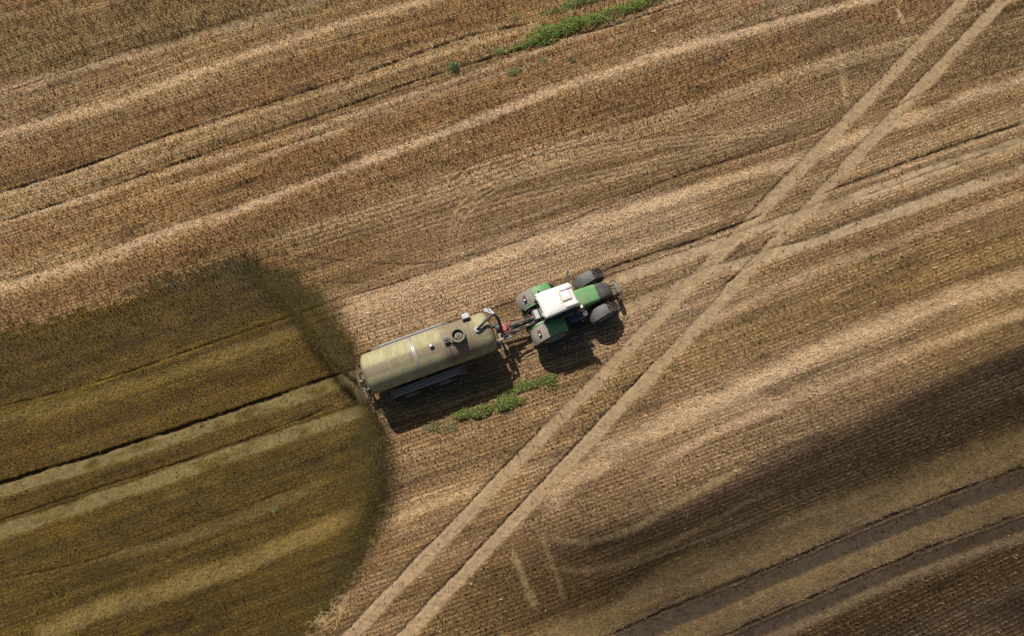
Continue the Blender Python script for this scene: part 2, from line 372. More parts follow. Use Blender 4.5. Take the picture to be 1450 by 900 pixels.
chaff([(545, 750), (590, 722), (640, 705), (700, 688)], 18, 0.5, (0.50, 0.37, 0.19), ends=0.2)
chaff([(1180, 55), (1190, 85), (1195, 130), (1200, 160)], 8, 0.4, ends=0.2)
chaff([(1270, 10), (1280, 38)], 6, 0.7, ends=0.2)
for k in range(26):   # ghost drill rows, faint and thin
    x0 = random.uniform(-60, 1300); y0 = random.uniform(20, 880); L = random.uniform(150, 460)
    chaff([(x0, y0), (x0+L/2, y0-L*0.175), (x0+L, y0-L*0.35)], 4, random.uniform(0.3, 0.55), ends=0.3)

for k, o in enumerate((-6, 0, 6)):
    chaff([(640+o, 370), (645+o, 320+o), (668+o, 285+o), (715, 258+o), (800, 232+o), (900, 208+o), (1040, 190+o), (1150, 172+o)], 3.2, 0.6, (0.48, 0.37, 0.22), ends=0.1)
    chaff([(500, 350+o), (600, 318+o), (690, 290+o*1.3), (800, 262+o*1.3), (960, 225+o), (1100, 186+o)], 3.0, 0.45, (0.48, 0.37, 0.22), ends=0.15)
# wheel tracks
grey = (0.115, 0.086, 0.056)
T1 = [(1396, -35), (1362, 0), (1191, 180), (935, 446), (696, 692), (497, 898), (452, 945)]
T2 = [(1453, -35), (1420, 0), (1231, 201), (1010, 438), (856, 600), (715, 750), (575, 898), (530, 945)]
U1 = [(-60, 712), (0, 693), (160, 646), (320, 594), (490, 538), (620, 492), (735, 447), (860, 399), (1000, 352), (1110, 313), (1300, 248), (1380, 222), (1500, 182)]
U2 = [(-60, 772), (0, 752), (160, 700), (320, 645), (490, 588), (640, 535), (770, 485), (880, 440), (1000, 388), (1120, 352), (1280, 296), (1380, 262), (1500, 222)]
for tr in (U1, U2):
    track(tr[:5]+[(tr[4][0]+20, tr[4][1]-8)], 21, (0.305, 0.232, 0.140), 1.0, 0.05)
    track([(850, tr[7][1]+4 if tr is U1 else 452)]+tr[7:], 19, (0.310, 0.228, 0.136), 1.0, 0.05)
    track(tr[4:8], 15, (0.25, 0.18, 0.11), 0.45, 0.04)
track(T1, 19, (0.275, 0.196, 0.112), tread=0.006); track(T2, 19, (0.275, 0.196, 0.112), tread=0.006)
track([(1500, 655), (1450, 676), (1300, 733), (1100, 816), (960, 874), (830, 932)], 20, grey, 1.0, 0.07)
track([(1500, 722), (1450, 741), (1300, 796), (1150, 860), (1040, 908), (980, 935)], 15, grey, 1.0, 0.07)
track([(430, 198), (560, 152), (680, 112), (820, 70), (960, 22), (1050, -5)], 8, (0.37, 0.28, 0.175), 0.6)
# furrow lines
line([(-60, 705), (0, 684), (160, 636), (320, 584), (400, 556), (490, 526), (560, 500)], 5.5, 1.0, 0.16)
line([(-60, 755), (0, 737), (160, 684), (300, 640), (420, 596), (470, 574)], 3, 0.9)
line([(500, 505), (620, 462), (700, 436), (740, 424)], 3.5, 0.9)
line([(846, 388), (900, 367), (980, 342), (1050, 316), (1085, 300)], 4.5, 1.0, 0.14)
line([(1165, 276), (1180, 268), (1260, 238), (1350, 206), (1500, 158)], 3.5, 1.0, 0.13)
line([(1100, 318), (1060, 345), (1030, 368)], 2.5, 0.8); line([(1215, 280), (1300, 250), (1450, 200)], 2.5, 0.7)
line([(1085, 352), (1140, 340), (1200, 318), (1280, 290)], 3.0, 0.7)
line([(-60, 295), (0, 273), (100, 242), (240, 190), (360, 152), (480, 114), (580, 80), (660, 52), (760, 30)], 4.5, 1.0, 0.15)
line([(-60, 335), (0, 314), (160, 262), (320, 207), (480, 153), (560, 124), (640, 98), (760, 62), (860, 38), (960, 6), (1010, -12)], 4.2, 0.95, 0.14)
line([(-30, 348), (150, 290), (300, 240), (420, 200), (560, 155), (640, 127)], 2.2, 0.7)
line([(0, 133), (150, 82), (260, 46), (430, 2)], 3.0, 0.8)
line([(0, 400), (120, 362), (250, 318), (420, 262), (480, 236)], 2.0, 0.6)
line([(1000, 56), (1080, 32), (1200, 0)], 2.0, 0.5)
line([(-60, 592), (0, 576), (140, 540), (280, 492), (400, 452), (470, 426), (560, 400), (640, 374), (760, 332), (860, 290), (960, 250), (1060, 218), (1150, 190), (1195, 168)], 2.6, 0.85)
line([(375, 362), (450, 366), (520, 372), (590, 374), (640, 366)], 2.2, 0.8)
line([(430, 398), (500, 400), (550, 402), (600, 390)], 2.0, 0.8)
line([(640, 260), (665, 235), (720, 215), (800, 195)], 2.4, 0.7); line([(700, 250), (730, 230), (800, 212), (880, 198)], 2.2, 0.8)
line([(960, 193), (1040, 190), (1090, 188), (1150, 180)], 2.0, 0.7)
line([(1358, 62), (1400, 68), (1460, 60)], 2.0, 0.8); line([(1340, 88), (1400, 96), (1450, 92)], 2.0, 0.8)
line([(1290, 140), (1350, 122), (1450, 90)], 2.8, 0.7); line([(1225, 165), (1270, 150), (1330, 120)], 2.6, 0.8)
line([(1010, 415), (1060, 378), (1075, 365)], 2.4, 0.7)
line([(1500, 645), (1450, 662), (1300, 716), (1180, 766), (1100, 800), (960, 857), (880, 893), (820, 915)], 4.0, 1.0, 0.14)
line([(1500, 708), (1450, 727), (1300, 782), (1150, 846), (1030, 898), (980, 920)], 4.0, 1.0, 0.14)
def along(y0, y1, a, b, off):
    return [(a+(b-a)*(y/900.0)+off, y) for y in np.linspace(y0, y1, 5)]
line(along(600, 905, 1362, 497, -13), 2.8, 0.9); line(along(500, 905, 1420, 575, -13), 3.0, 1.0)
line(along(170, 310, 1362, 497, -12), 2.4, 0.7, ends=0.15); line(along(20, 160, 1420, 575, -12), 2.2, 0.6, ends=0.15); line(along(320, 420, 1420, 575, -12), 2.4, 0.6, ends=0.15)
line([(960, 340), (1010, 318), (1040, 300)], 2.2, 0.5)
line([(1130, 545), (1165, 540)], 2.5, 0.6, ends=0.2)
line([(-20, 825), (140, 790), (320, 728), (420, 690)], 2.2, 0.6); line([(250, 900), (290, 850), (340, 740), (400, 660)], 2.0, 0.35)
for k in range(30):
    x0 = random.uniform(-60, 1300); y0 = random.uniform(10, 890); L = random.uniform(120, 420)
    line([(x0, y0), (x0+L/2, y0-L*0.175), (x0+L, y0-L*0.35)], 1.8, random.uniform(0.2, 0.45), 0.05, ends=0.3)

for tr in (T1, T2): track(tr, 17, (0.275, 0.196, 0.112), k=0.75, depth=0.0, tread=0.006)
# slurry already spread: wet, dark olive soil and straw
def poly_mask(pts, edge):
    """signed distance based mask inside a polygon given in photo pixels"""
    W = [at(px, py) for px, py in pts]; W = catmull([Vector((p.x, p.y, 0)) for p in W]+[Vector((at(*pts[0]).x, at(*pts[0]).y, 0))], 3)
    n = fbm(GX*0.9, GY*0.9, 77, 4)-0.5; n2 = fbm(GX*4, GY*4, 78, 2)-0.5
    n3 = vnoise(GX*11, GY*11, 79)-0.5; ex, ey = GX+1.1*n+0.8*n2+0.35*n3, GY+1.0*n-0.8*n2+0.35*n3
    inside = np.zeros(GX.shape, bool); D = np.full(GX.shape, 1e9, np.float32)
    for a, b in zip(W, W[1:]+W[:1]):
        if abs(a.x-b.x)+abs(a.y-b.y) < 1e-6: continue
        c = (a.y > ey) != (b.y > ey)
        if a.y != b.y: inside ^= c & (ex < (b.x-a.x)*(ey-a.y)/(b.y-a.y)+a.x)
        L2 = (b.x-a.x)**2+(b.y-a.y)**2
        tt = np.clip(((ex-a.x)*(b.x-a.x)+(ey-a.y)*(b.y-a.y))/L2, 0, 1)
        D = np.minimum(D, np.hypot(ex-a.x-tt*(b.x-a.x), ey-a.y-tt*(b.y-a.y)))
    sdv = np.where(inside, D, -D)
    return sst(-edge, edge, sdv)
WETP = [(-1300, 830), (-300, 560), (0, 470), (130, 436), (240, 400), (335, 368), (400, 388), (452, 425), (484, 478), (505, 540), (532, 600), (549, 680), (540, 740), (512, 812), (470, 860), (420, 930), (250, 1300), (-1300, 1700)]
WET = poly_mask(WETP, 0.22)
upper = poly_mask([(-1300, 850), (-300, 570), (0, 480), (130, 446), (240, 405), (335, 372), (400, 388), (452, 425), (400, 450), (280, 495), (140, 542), (0, 578), (-300, 670), (-1300, 1000)], 0.5)
lo_b = poly_mask([(-200, 790), (0, 770), (180, 730), (400, 640), (530, 600), (552, 690), (520, 800), (440, 900), (200, 1100), (-200, 1100)], 0.9)
mottle = fbm(GU*1.0, GV*2.4, 90, 4)
tint = np.array([0.37, 0.355, 0.085])[None, None, :]*np.ones(GX.shape+(1,))
tint = tint*(1-0.30*upper-0.20*lo_b)[..., None]*(0.62+0.75*mottle)[..., None]
trk = np.clip(1-DEN, 0, 1)*sst(0.75, 0.95, 1-DEN)
tint = tint*(1-trk[..., None])+np.array([0.46, 0.46, 0.29])[None, None, :]*trk[..., None]
W3 = (WET*0.97)[..., None]
col = col*(1-W3)+col*tint*W3
H *= 1-0.35*WET
chaff([(-30, 602), (100, 572), (220, 536), (330, 500), (440, 462)], 22, 0.5, (0.22, 0.165, 0.062), ends=0.05)
chaff([(40, 905), (120, 872), (240, 832), (340, 800), (420, 765), (480, 740), (520, 722)], 30, 0.75, (0.27, 0.195, 0.075), ends=0.05)
chaff([(150, 790), (260, 762), (340, 735), (420, 700), (470, 676)], 18, 0.5, (0.22, 0.165, 0.07), ends=0.1)
chaff([(425, 885), (455, 880), (480, 872)], 4, 0.3, (0.52, 0.38, 0.19), ends=0.2); chaff([(478, 885), (488, 850), (500, 840)], 6, 0.6, (0.52, 0.38, 0.19), ends=0.2)
region([(338, 378), (400, 396), (448, 432), (480, 480), (500, 545), (520, 600), (534, 660), (532, 720), (505, 790), (460, 860)], 34, (0.062, 0.052, 0.016), 0.5, edge=0.55)
region([(503, 540), (470, 505), (430, 455), (395, 410), (350, 376)], 7, (0.045, 0.040, 0.012), 0.35, edge=0.12)
region([(240, 402), (330, 378), (400, 400)], 30, (0.075, 0.062, 0.020), 0.35, edge=0.5)
# general earth: fine clods and drill ridges
GZ = Z + 0.05*(fbm(GX*0.15, GY*0.15, 51, 3)-0.5) + 0.028*(fbm(GX*3.5, GY*3.5, 52, 3)-0.5)
inner = (np.abs(GX) < 34) & (GY > -20) & (GY < 24)
GZ = np.where(inner, GZ + 0.006*np.cos(2*np.pi*GV/0.19)*DEN, GZ)
col *= (0.85+0.3*fbm(GX*5, GY*5, 53, 2))[..., None]
soil = col*np.array([0.58, 0.54, 0.50])[None, None, :]
soil = soil*(1-trk[..., None])+col*trk[..., None]       # tracks keep their own colour
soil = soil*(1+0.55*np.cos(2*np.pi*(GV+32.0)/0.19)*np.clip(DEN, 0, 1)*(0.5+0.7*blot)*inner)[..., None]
soil = soil*(1-CH[..., None]*0.8)+col*CH[..., None]*0.8

ny, nx = GX.shape
me = bpy.data.meshes.new('ground')
co = np.stack([GX, GY, GZ], -1).reshape(-1, 3).astype(np.float32)
idx = np.arange(ny*nx, dtype=np.int32).reshape(ny, nx)
q = np.stack([idx[:-1, :-1], idx[:-1, 1:], idx[1:, 1:], idx[1:, :-1]], -1).reshape(-1, 4)
def fast_mesh(me, co, q, cols=None, extra=None, smooth=True):
    k = q.shape[1]
    me.vertices.add(len(co)); me.vertices.foreach_set('co', co.ravel())
    me.loops.add(q.size); me.loops.foreach_set('vertex_index', q.ravel().astype(np.int32))
    me.polygons.add(len(q)); me.polygons.foreach_set('loop_start', (np.arange(len(q))*k).astype(np.int32))
    try: me.polygons.foreach_set('loop_total', np.full(len(q), k, np.int32))
    except Exception: pass
    me.polygons.foreach_set('use_smooth', np.full(len(q), smooth))
    if cols is not None:
        a = me.color_attributes.new('tone', 'FLOAT_COLOR', 'POINT')
        a.data.foreach_set('color', np.concatenate([cols, (extra if extra is not None else np.ones((len(cols), 1)))], 1).astype(np.float32).ravel())
    me.update(calc_edges=True)
fast_mesh(me, co, q, soil.reshape(-1, 3), (1-0.75*WET*(0.4+0.6*mottle)).reshape(-1, 1))
def ground_mat():
    m, t, p = newmat('field_soil'); L = t.links.new
    at_ = N(t, 'ShaderNodeAttribute', attribute_name='tone'); tc = N(t, 'ShaderNodeTexCoord')
    n1 = N(t, 'ShaderNodeTexNoise', Scale=14.0, Detail=6.0, Roughness=0.75); L(tc.outputs['Object'], n1.inputs['Vector'])
    n2 = N(t, 'ShaderNodeTexNoise', Scale=3.0, Detail=5.0, Roughness=0.65); L(tc.outputs['Object'], n2.inputs['Vector'])
    mr = N(t, 'ShaderNodeMapRange'); L(n1.outputs[0], mr.inputs[0]); mr.inputs[1].default_value = 0.28; mr.inputs[2].default_value = 0.72; mr.inputs[3].default_value = 0.62; mr.inputs[4].default_value = 1.38
    mr2 = N(t, 'ShaderNodeMapRange'); L(n2.outputs[0], mr2.inputs[0]); mr2.inputs[1].default_value = 0.3; mr2.inputs[2].default_value = 0.7; mr2.inputs[3].default_value = 0.85; mr2.inputs[4].default_value = 1.15
    mu = N(t, 'ShaderNodeMath', operation='MULTIPLY'); L(mr.outputs[0], mu.inputs[0]); L(mr2.outputs[0], mu.inputs[1])
    hs = N(t, 'ShaderNodeVectorMath', operation='SCALE'); L(at_.outputs['Color'], hs.inputs[0]); L(mu.outputs[0], hs.inputs['Scale'])
    L(hs.outputs[0], p.inputs['Base Color'])
    rg = N(t, 'ShaderNodeMapRange'); L(at_.outputs['Alpha'], rg.inputs[0]); rg.inputs[3].default_value = 0.42; rg.inputs[4].default_value = 0.95
    L(rg.outputs[0], p.inputs['Roughness']); p.inputs['Specular IOR Level'].default_value = 0.14
    b = N(t, 'ShaderNodeBump', Strength=0.5, Distance=0.03); L(n1.outputs[0], b.inputs['Height']); L(b.outputs[0], p.inputs['Normal'])
    return m
me.materials.append(ground_mat())
ground = link(bpy.data.objects.new('ground', me)); tag(ground, kind='structure')
ground['label'] = 'harvested stubble field soil with wheel tracks and furrows'

# ------------------------------------------------------------------ stubble: real stalks in drill rows
def samp(F, x, y):
    i = np.clip(np.round((x-X0)/STEP).astype(int), 0, ncx-1)+nx0; j = np.clip(np.round((y-Y0)/STEP).astype(int), 0, ncy-1)+ny0
    return F[j, i]
def inview(x, y, mg=1.1):
    """keep what the photo (and a small step aside) could see"""
    hw = 25.5+(y+15)*0.19+mg
    return (np.abs(x) < hw)
def stalk_material():
    m, t, p = newmat('straw_stalks'); L = t.links.new
    at_ = N(t, 'ShaderNodeAttribute', attribute_name='tone')
    L(at_.outputs['Color'], p.inputs['Base Color']); p.inputs['Specular IOR Level'].default_value = 0.08
    rg = N(t, 'ShaderNodeMapRange'); L(at_.outputs['Alpha'], rg.inputs[0]); rg.inputs[3].default_value = 0.45; rg.inputs[4].default_value = 0.65; L(rg.outputs[0], p.inputs['Roughness'])
    tr = N(t, 'ShaderNodeBsdfTranslucent'); L(at_.outputs['Color'], tr.inputs[0])
    mx = N(t, 'ShaderNodeMixShader'); mx.inputs[0].default_value = 0.22; L(p.outputs[0], mx.inputs[1]); L(tr.outputs[0], mx.inputs[2])
    L(mx.outputs[0], t.nodes['Material Output'].inputs[0]); return m
M['stalk'] = stalk_material()
ROW = 0.19
def solve_y(x, v):
    y = v/0.94+0.365*x
    for _ in range(4):
        _, vv = uv(x, y); y = y-(vv-v)/0.94
    return y
vmin, vmax = -32.0, 36.0
rows_v = np.arange(vmin, vmax, ROW)
xa = np.arange(X0, X1, 0.135)
BX, BV = np.meshgrid(xa, rows_v); BX = BX.ravel(); BV = BV.ravel()
BX = BX+RNG.uniform(-0.045, 0.045, BX.size); BV = BV+RNG.normal(0, 0.012, BX.size)
BY = solve_y(BX, BV)
k = (BY > Y0+0.1) & (BY < Y1-0.1) & inview(BX, BY); BX, BY = BX[k], BY[k]
den = samp(DEN, BX, BY)*(0.70+0.5*samp(mottle, BX, BY)); k = RNG.random(BX.size) < den*0.92; BX, BY = BX[k], BY[k]
NB = 4
bx = np.repeat(BX, NB)+RNG.normal(0, 0.026, BX.size*NB); by = np.repeat(BY, NB)+RNG.normal(0, 0.012, BX.size*NB)
n = bx.size
hh = samp(H, bx, by)*RNG.uniform(0.4, 1.25, n)*0.175
ang = RNG.uniform(0, 2*np.pi, n); lean = np.abs(RNG.normal(0, 0.30, n)); la = RNG.uniform(0, 2*np.pi, n)
lx = np.cos(la)*lean*hh-0.02*hh; ly = np.sin(la)*lean*hh+0.16*hh
wd = RNG.uniform(0.009, 0.025, n)
z0 = samp(GZ, bx, by)-0.01
cx, sx = np.cos(ang)*wd, np.sin(ang)*wd
P = np.stack([np.stack([bx-cx, by-sx, z0], -1), np.stack([bx+cx, by+sx, z0], -1),
              np.stack([bx+cx*0.8+lx, by+sx*0.8+ly, z0+hh], -1), np.stack([bx-cx*0.8+lx, by-sx*0.8+ly, z0+hh], -1)], 1)
base = samp(col, bx, by)
tonev = (RNG.uniform(0.6, 1.6, n)*np.repeat(0.55+1.7*RNG.random(n//NB)**1.8, NB))[:, None]
cc = base*tonev*np.array([1.80, 1.76, 1.68])
cc = np.clip(cc, 0.01, 0.80)
wt = samp(WET, bx, by); gl = (RNG.random(n) < 0.05)*wt
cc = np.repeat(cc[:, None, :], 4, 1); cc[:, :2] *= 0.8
al = np.repeat((1-0.6*wt-0.4*gl)[:, None, None], 4, 1)
me = bpy.data.meshes.new('stubble')
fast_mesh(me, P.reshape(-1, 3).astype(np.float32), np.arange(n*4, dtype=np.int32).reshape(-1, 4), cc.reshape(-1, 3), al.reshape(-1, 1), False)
me.materials.append(M['stalk']); st = link(bpy.data.objects.new('stubble', me))
tag(st, 'cut straw stubble standing in drill rows across the whole field', 'stubble', kind='stuff')

# loose straw lying about
n = 330000
sx_ = RNG.uniform(X0, X1, n*2); sy_ = RNG.uniform(Y0+.1, Y1-.1, n*2)
keep = inview(sx_, sy_) & (RNG.random(n*2) < (0.05+0.95*samp(CH, sx_, sy_))*(0.25+0.75*samp(DEN, sx_, sy_)+0.4*samp(CH, sx_, sy_)))
sx_, sy_ = sx_[keep], sy_[keep]; n = sx_.size
# bright straw lumps near the lower edge of the wet area
for (lx_, ly_), num, dir_ in (((458, 880), 70, 0.1), ((486, 864), 60, 1.5)):
    c = at(lx_, ly_); sx_ = np.append(sx_, RNG.normal(c.x, 0.28, num)); sy_ = np.append(sy_, RNG.normal(c.y, 0.16, num))
lump = sx_.size-n; n = sx_.size
an = 0.36+RNG.normal(0, 0.75, n); ln = RNG.uniform(0.05, 0.17, n); ln[-lump:] *= 1.5; wdt = RNG.uniform(0.005, 0.012, n)
zz = samp(GZ, sx_, sy_)+RNG.uniform(0.01, 0.07, n); tl = RNG.normal(0, 0.25, n)*ln
ux, uy = np.cos(an)*ln, np.sin(an)*ln; vx, vy = -np.sin(an)*wdt, np.cos(an)*wdt
P = np.stack([np.stack([sx_-ux-vx, sy_-uy-vy, zz-tl*.5], -1), np.stack([sx_+ux-vx, sy_+uy-vy, zz+tl*.5], -1),
              np.stack([sx_+ux+vx, sy_+uy+vy, zz+tl*.5+0.006], -1), np.stack([sx_-ux+vx, sy_-uy+vy, zz-tl*.5+0.006], -1)], 1)
cc = np.clip(samp(col, sx_, sy_)*RNG.uniform(0.8, 1.75, n)[:, None]*np.array([1.15, 1.12, 1.1]), 0, 0.85)
cc[-lump:] = np.array([0.55, 0.40, 0.20])*RNG.uniform(0.7, 1.2, lump)[:, None]
me = bpy.data.meshes.new('loose_straw')
wt = samp(WET, sx_, sy_)
fast_mesh(me, P.reshape(-1, 3).astype(np.float32), np.arange(n*4, dtype=np.int32).reshape(-1, 4), np.repeat(cc, 4, 0), np.repeat(1-0.6*wt, 4)[:, None], False)
me.materials.append(M['stalk']); ls = link(bpy.data.objects.new('loose_straw', me))
tag(ls, 'loose straw and chaff lying in pale swaths over the stubble', 'straw', kind='stuff')

# ------------------------------------------------------------------ green weeds
def leaf_mat(name, a, b):
    m, t, p = newmat(name); L = t.links.new
    at_ = N(t, 'ShaderNodeAttribute', attribute_name='tone'); L(at_.outputs['Color'], p.inputs['Base Color']); p.inputs['Roughness'].default_value = 0.5
    tr = N(t, 'ShaderNodeBsdfTranslucent'); L(at_.outputs['Color'], tr.inputs[0])
    mx = N(t, 'ShaderNodeMixShader'); mx.inputs[0].default_value = 0.3; L(p.outputs[0], mx.inputs[1]); L(tr.outputs[0], mx.inputs[2])
    L(mx.outputs[0], t.nodes['Material Output'].inputs[0]); return m
M['leaf'] = leaf_mat('leaf', None, None)
def weeds(name, spots, label, cat, group=None, kind=None, c0=(0.07, 0.12, 0.016), c1=(0.27, 0.36, 0.05), seed=1):
    """spots: (px, py, rx_px, ry_px, height, leaves)"""
    g = np.random.default_rng(seed); V = []; C = []
    for px, py, rx, ry, h, num in spots:
        c = at(px, py); a = g.uniform(0, 2*np.pi, num); r = np.sqrt(g.random(num))
        r = r*(0.75+0.5*vnoise(np.cos(a)*2+px, np.sin(a)*2+py, seed))
        qx, qy = np.cos(a)*r*rx*PX, np.sin(a)*r*ry*PX
        th = 0.34; x = c.x+qx*math.cos(th)-qy*math.sin(th); y = c.y+qx*math.sin(th)+qy*math.cos(th)
        clump = fbm(x*2.2, y*2.2, seed+3, 2)
        keep_ = clump > (g.uniform(0.18, 0.44, num) if kind else -1.0); x, y, r, clump = x[keep_], y[keep_], r[keep_], clump[keep_]; num = len(x)
        z = g.random(num)**0.6*h*(1-0.6*r**2)*(0.4+1.2*clump)+samp(GZ, x, y)
        for i in range(num):
            L = g.uniform(0.05, 0.12); A = g.uniform(0, 2*np.pi); el = g.uniform(-0.2, 1.2)
            d = np.array([math.cos(A)*math.cos(el), math.sin(A)*math.cos(el), math.sin(el)]); s_ = np.array([-math.sin(A), math.cos(A), g.uniform(-.4, .4)])*L*0.20
            p0 = np.array([x[i], y[i], max(z[i], 0.01)])
            V += [p0, p0+d*L*0.55+s_, p0+d*L, p0+d*L*0.55-s_]
            k_ = g.random(); cl = np.array(c0)*(1-k_)+np.array(c1)*k_
            C += [cl]*4
    me = bpy.data.meshes.new(name)
    fast_mesh(me, np.array(V, np.float32), np.arange(len(V), dtype=np.int32).reshape(-1, 4), np.array(C), None, False)
    me.materials.append(M['leaf']); o = bpy.data.objects.new(name, me); link(o)
    return tag(o, label, cat, group, kind)
weeds('weed_patch', [(772, 50, 26, 16, 0.45, 2600), (805, 38, 24, 14, 0.40, 2000), (835, 30, 26, 11, 0.35, 1400), (868, 20, 26, 11, 0.35, 1400), (900, 8, 22, 10, 0.35, 1200), (925, 0, 18, 8, 0.3, 500), (738, 66, 24, 5, 0.2, 330), (712, 74, 12, 5, 0.18, 120), (752, 62, 10, 6, 0.25, 260)],
      'long bright green weed patch between two furrows at the top of the field', 'weeds', kind='stuff', seed=2)
weeds('weed_patch', [(815, 4, 20, 7, 0.3, 700), (795, 14, 22, 5, 0.2, 280), (842, -4, 22, 8, 0.3, 600), (777, 18, 14, 4, 0.15, 130)],
      'narrow green weed patch cut off by the top edge above the long patch', 'weeds', kind='stuff', seed=3)
weeds('weed_patch', [(655, 586, 14, 8, 0.28, 700), (682, 582, 18, 8, 0.28, 900), (715, 572, 20, 9, 0.28, 1100), (702, 577, 16, 7, 0.25, 420), (735, 568, 10, 6, 0.2, 200), (720, 557, 16, 5, 0.2, 300)],
      'green weed patch at the edge of the tanker shadow', 'weeds', kind='stuff', seed=4, c0=(0.07, 0.11, 0.016), c1=(0.26, 0.31, 0.06))
weeds('weed_patch', [(738, 547, 14, 7, 0.22, 420), (760, 542, 16, 6, 0.2, 450), (780, 537, 10, 8, 0.22, 420), (778, 548, 16, 8, 0.12, 110)],
      'sparse green weeds right of the tanker shadow, below the tractor', 'weeds', kind='stuff', seed=5, c0=(0.07, 0.11, 0.016), c1=(0.26, 0.31, 0.06))
weeds('weed_patch', [(610, 602, 14, 8, 0.14, 160), (630, 604, 14, 10, 0.14, 150), (642, 608, 6, 5, 0.15, 60), (600, 560, 40, 10, 0.12, 260), (670, 545, 45, 12, 0.16, 500)],
      'thin dull green weeds in and below the dark tanker shadow', 'weeds', kind='stuff', seed=6, c0=(0.07, 0.11, 0.03), c1=(0.20, 0.24, 0.09))
for i, (px, py, rx, ry, h, num, lb) in enumerate([
    (643, 96, 8, 6.5, 0.40, 420, 'round dense green weed tuft standing alone in the upper furrow'),
    (728, 102, 12, 6, 0.22, 240, 'loose dull green weed below the long green patch'),
    (768, 86, 6, 5, 0.18, 80, 'faint small weed just below the left end of the long green patch'),
    (706, 72, 5, 5, 0.25, 80, 'small dark green tuft left of the long green patch'),
    (729, 25, 6, 5, 0.2, 90, 'small grey green weed above the furrow, near the top'),
    (1232, 363, 5, 4, 0.12, 36, 'tiny weed in the stubble right of the crossing tracks'),
    (393, 722, 5, 3, 0.10, 36, 'small bright green weed in the dark wet stubble'),
    (952, 520, 6, 5, 0.1, 30, 'thin weed beside the diagonal track right of the tractor shadow'),
    (810, 86, 6, 4, 0.12, 60, 'faint low weed between the long green patch and the pale swath')]):
    weeds('weed', [(px, py, rx, ry, h, num)], lb, 'weed', 'single weeds scattered in the stubble', seed=20+i, c0=(0.05, 0.11, 0.02), c1=(0.18, 0.27, 0.08))

# ------------------------------------------------------------------ wheels
def wheel(parent, c, r, wd, rim_r, lugs, side, rim_mat='rimred', name='wheel', tread=True):
    """tyre as the part, rim as its sub-part; axle along local y"""
    mb = MB(); h = wd/2
    prof = [(-h*0.80, rim_r), (-h*0.98, rim_r+(r-rim_r)*0.35), (-h, rim_r+(r-rim_r)*0.65), (-h*0.92, r*0.93), (-h*0.6, r*0.975), (0, r*0.985), (h*0.6, r*0.975), (h*0.92, r*0.93), (h, rim_r+(r-rim_r)*0.65), (h*0.98, rim_r+(r-rim_r)*0.35), (h*0.80, rim_r)]
    mb.lathe(prof, (0, 0, 0), 'y', 56, closedprof=True)
    if tread:
        for i in range(lugs):
            for s in (-1, 1):
                a0 = 2*math.pi*(i+(0.5 if s > 0 else 0))/lugs; sw = 0.62*2*math.pi/lugs*1.25*2.2
                vs = []
                for jj in range(4):
                    f = jj/3; y = s*h*(0.02+0.93*f); a = a0+sw*0.45*f; rr = r*(0.975-0.03*f*f); wdh = math.pi/lugs*0.38*(1+0.5*f)
                    for da, dr in ((-wdh, -0.01), (wdh, -0.01), (wdh*0.75, 0.06), (-wdh*0.75, 0.06)):
                        q_ = a+da; vs.append((math.cos(q_)*(rr+dr*1.15), y, math.sin(q_)*(rr+dr)))
                fs = [(0, 1, 2, 3), (15, 14, 13, 12)]
                for jj in range(3):
                    for k_ in range(4): fs.append((jj*4+k_, jj*4+(k_+1) % 4, jj*4+4+(k_+1) % 4, jj*4+4+k_))
                mb.add(vs, fs)
    o = mb.build(name, M['rubber'], parent, angle=40); o.location = c
    rb = MB(); s = side
    rb.lathe([(s*-h*0.7, rim_r*1.01), (s*h*0.80, rim_r*1.03), (s*h*0.82, rim_r*0.93), (s*h*0.35, rim_r*0.85), (s*h*0.25, rim_r*0.45), (s*h*0.55, rim_r*0.40), (s*h*0.6, 0.05)], (0, 0, 0), 'y', 36)
    for k_ in range(8):
        a = 2*math.pi*k_/8; rb.lathe([(s*h*0.25, 0.022), (s*h*0.62, 0.022)], (math.cos(a)*rim_r*0.33, 0, math.sin(a)*rim_r*0.33), 'y', 8)
    rb.build('rim', M[rim_mat], o)
    return o
def fender_arc(r0, y0, y1, a0, a1, th=0.035, lip=0.07, n=18, crown=0.03, cx=0.0, cz=0.0, cut=0.0):
    """curved mudguard of real thickness wrapped round the tyre; crown bulges, lips turned down"""
    mb = MB(); rs = []; W = [(y0, -lip), (y0, -lip*0.2), (y0+(y1-y0)*0.06, 0.0), (y0+(y1-y0)*0.3, crown*0.8), ((y0+y1)/2, crown), (y0+(y1-y0)*0.7, crown*0.8), (y0+(y1-y0)*0.94, 0.0), (y1, -lip*0.2), (y1, -lip)]
    for i in range(n+1):
        f = i/n; a = a0+(a1-a0)*f; e = min(1, 6*min(f, 1-f)+0.35)  # rounded ends
        ym = (y0+y1)/2; ring = []
        for y, d in W: ring.append((y, r0+d))
        for y, d in W[::-1]: ring.append((ym+(y-ym)*0.93, r0+d-th))
        sq = 1-cut*(1-min(1, 4*f))-cut*(1-min(1, 4*(1-f)))
        rs.append([(cx+math.cos(a)*rr, ym+(y-ym)*sq, cz+math.sin(a)*rr) for y, rr in ring])
    return mb.rings(rs)

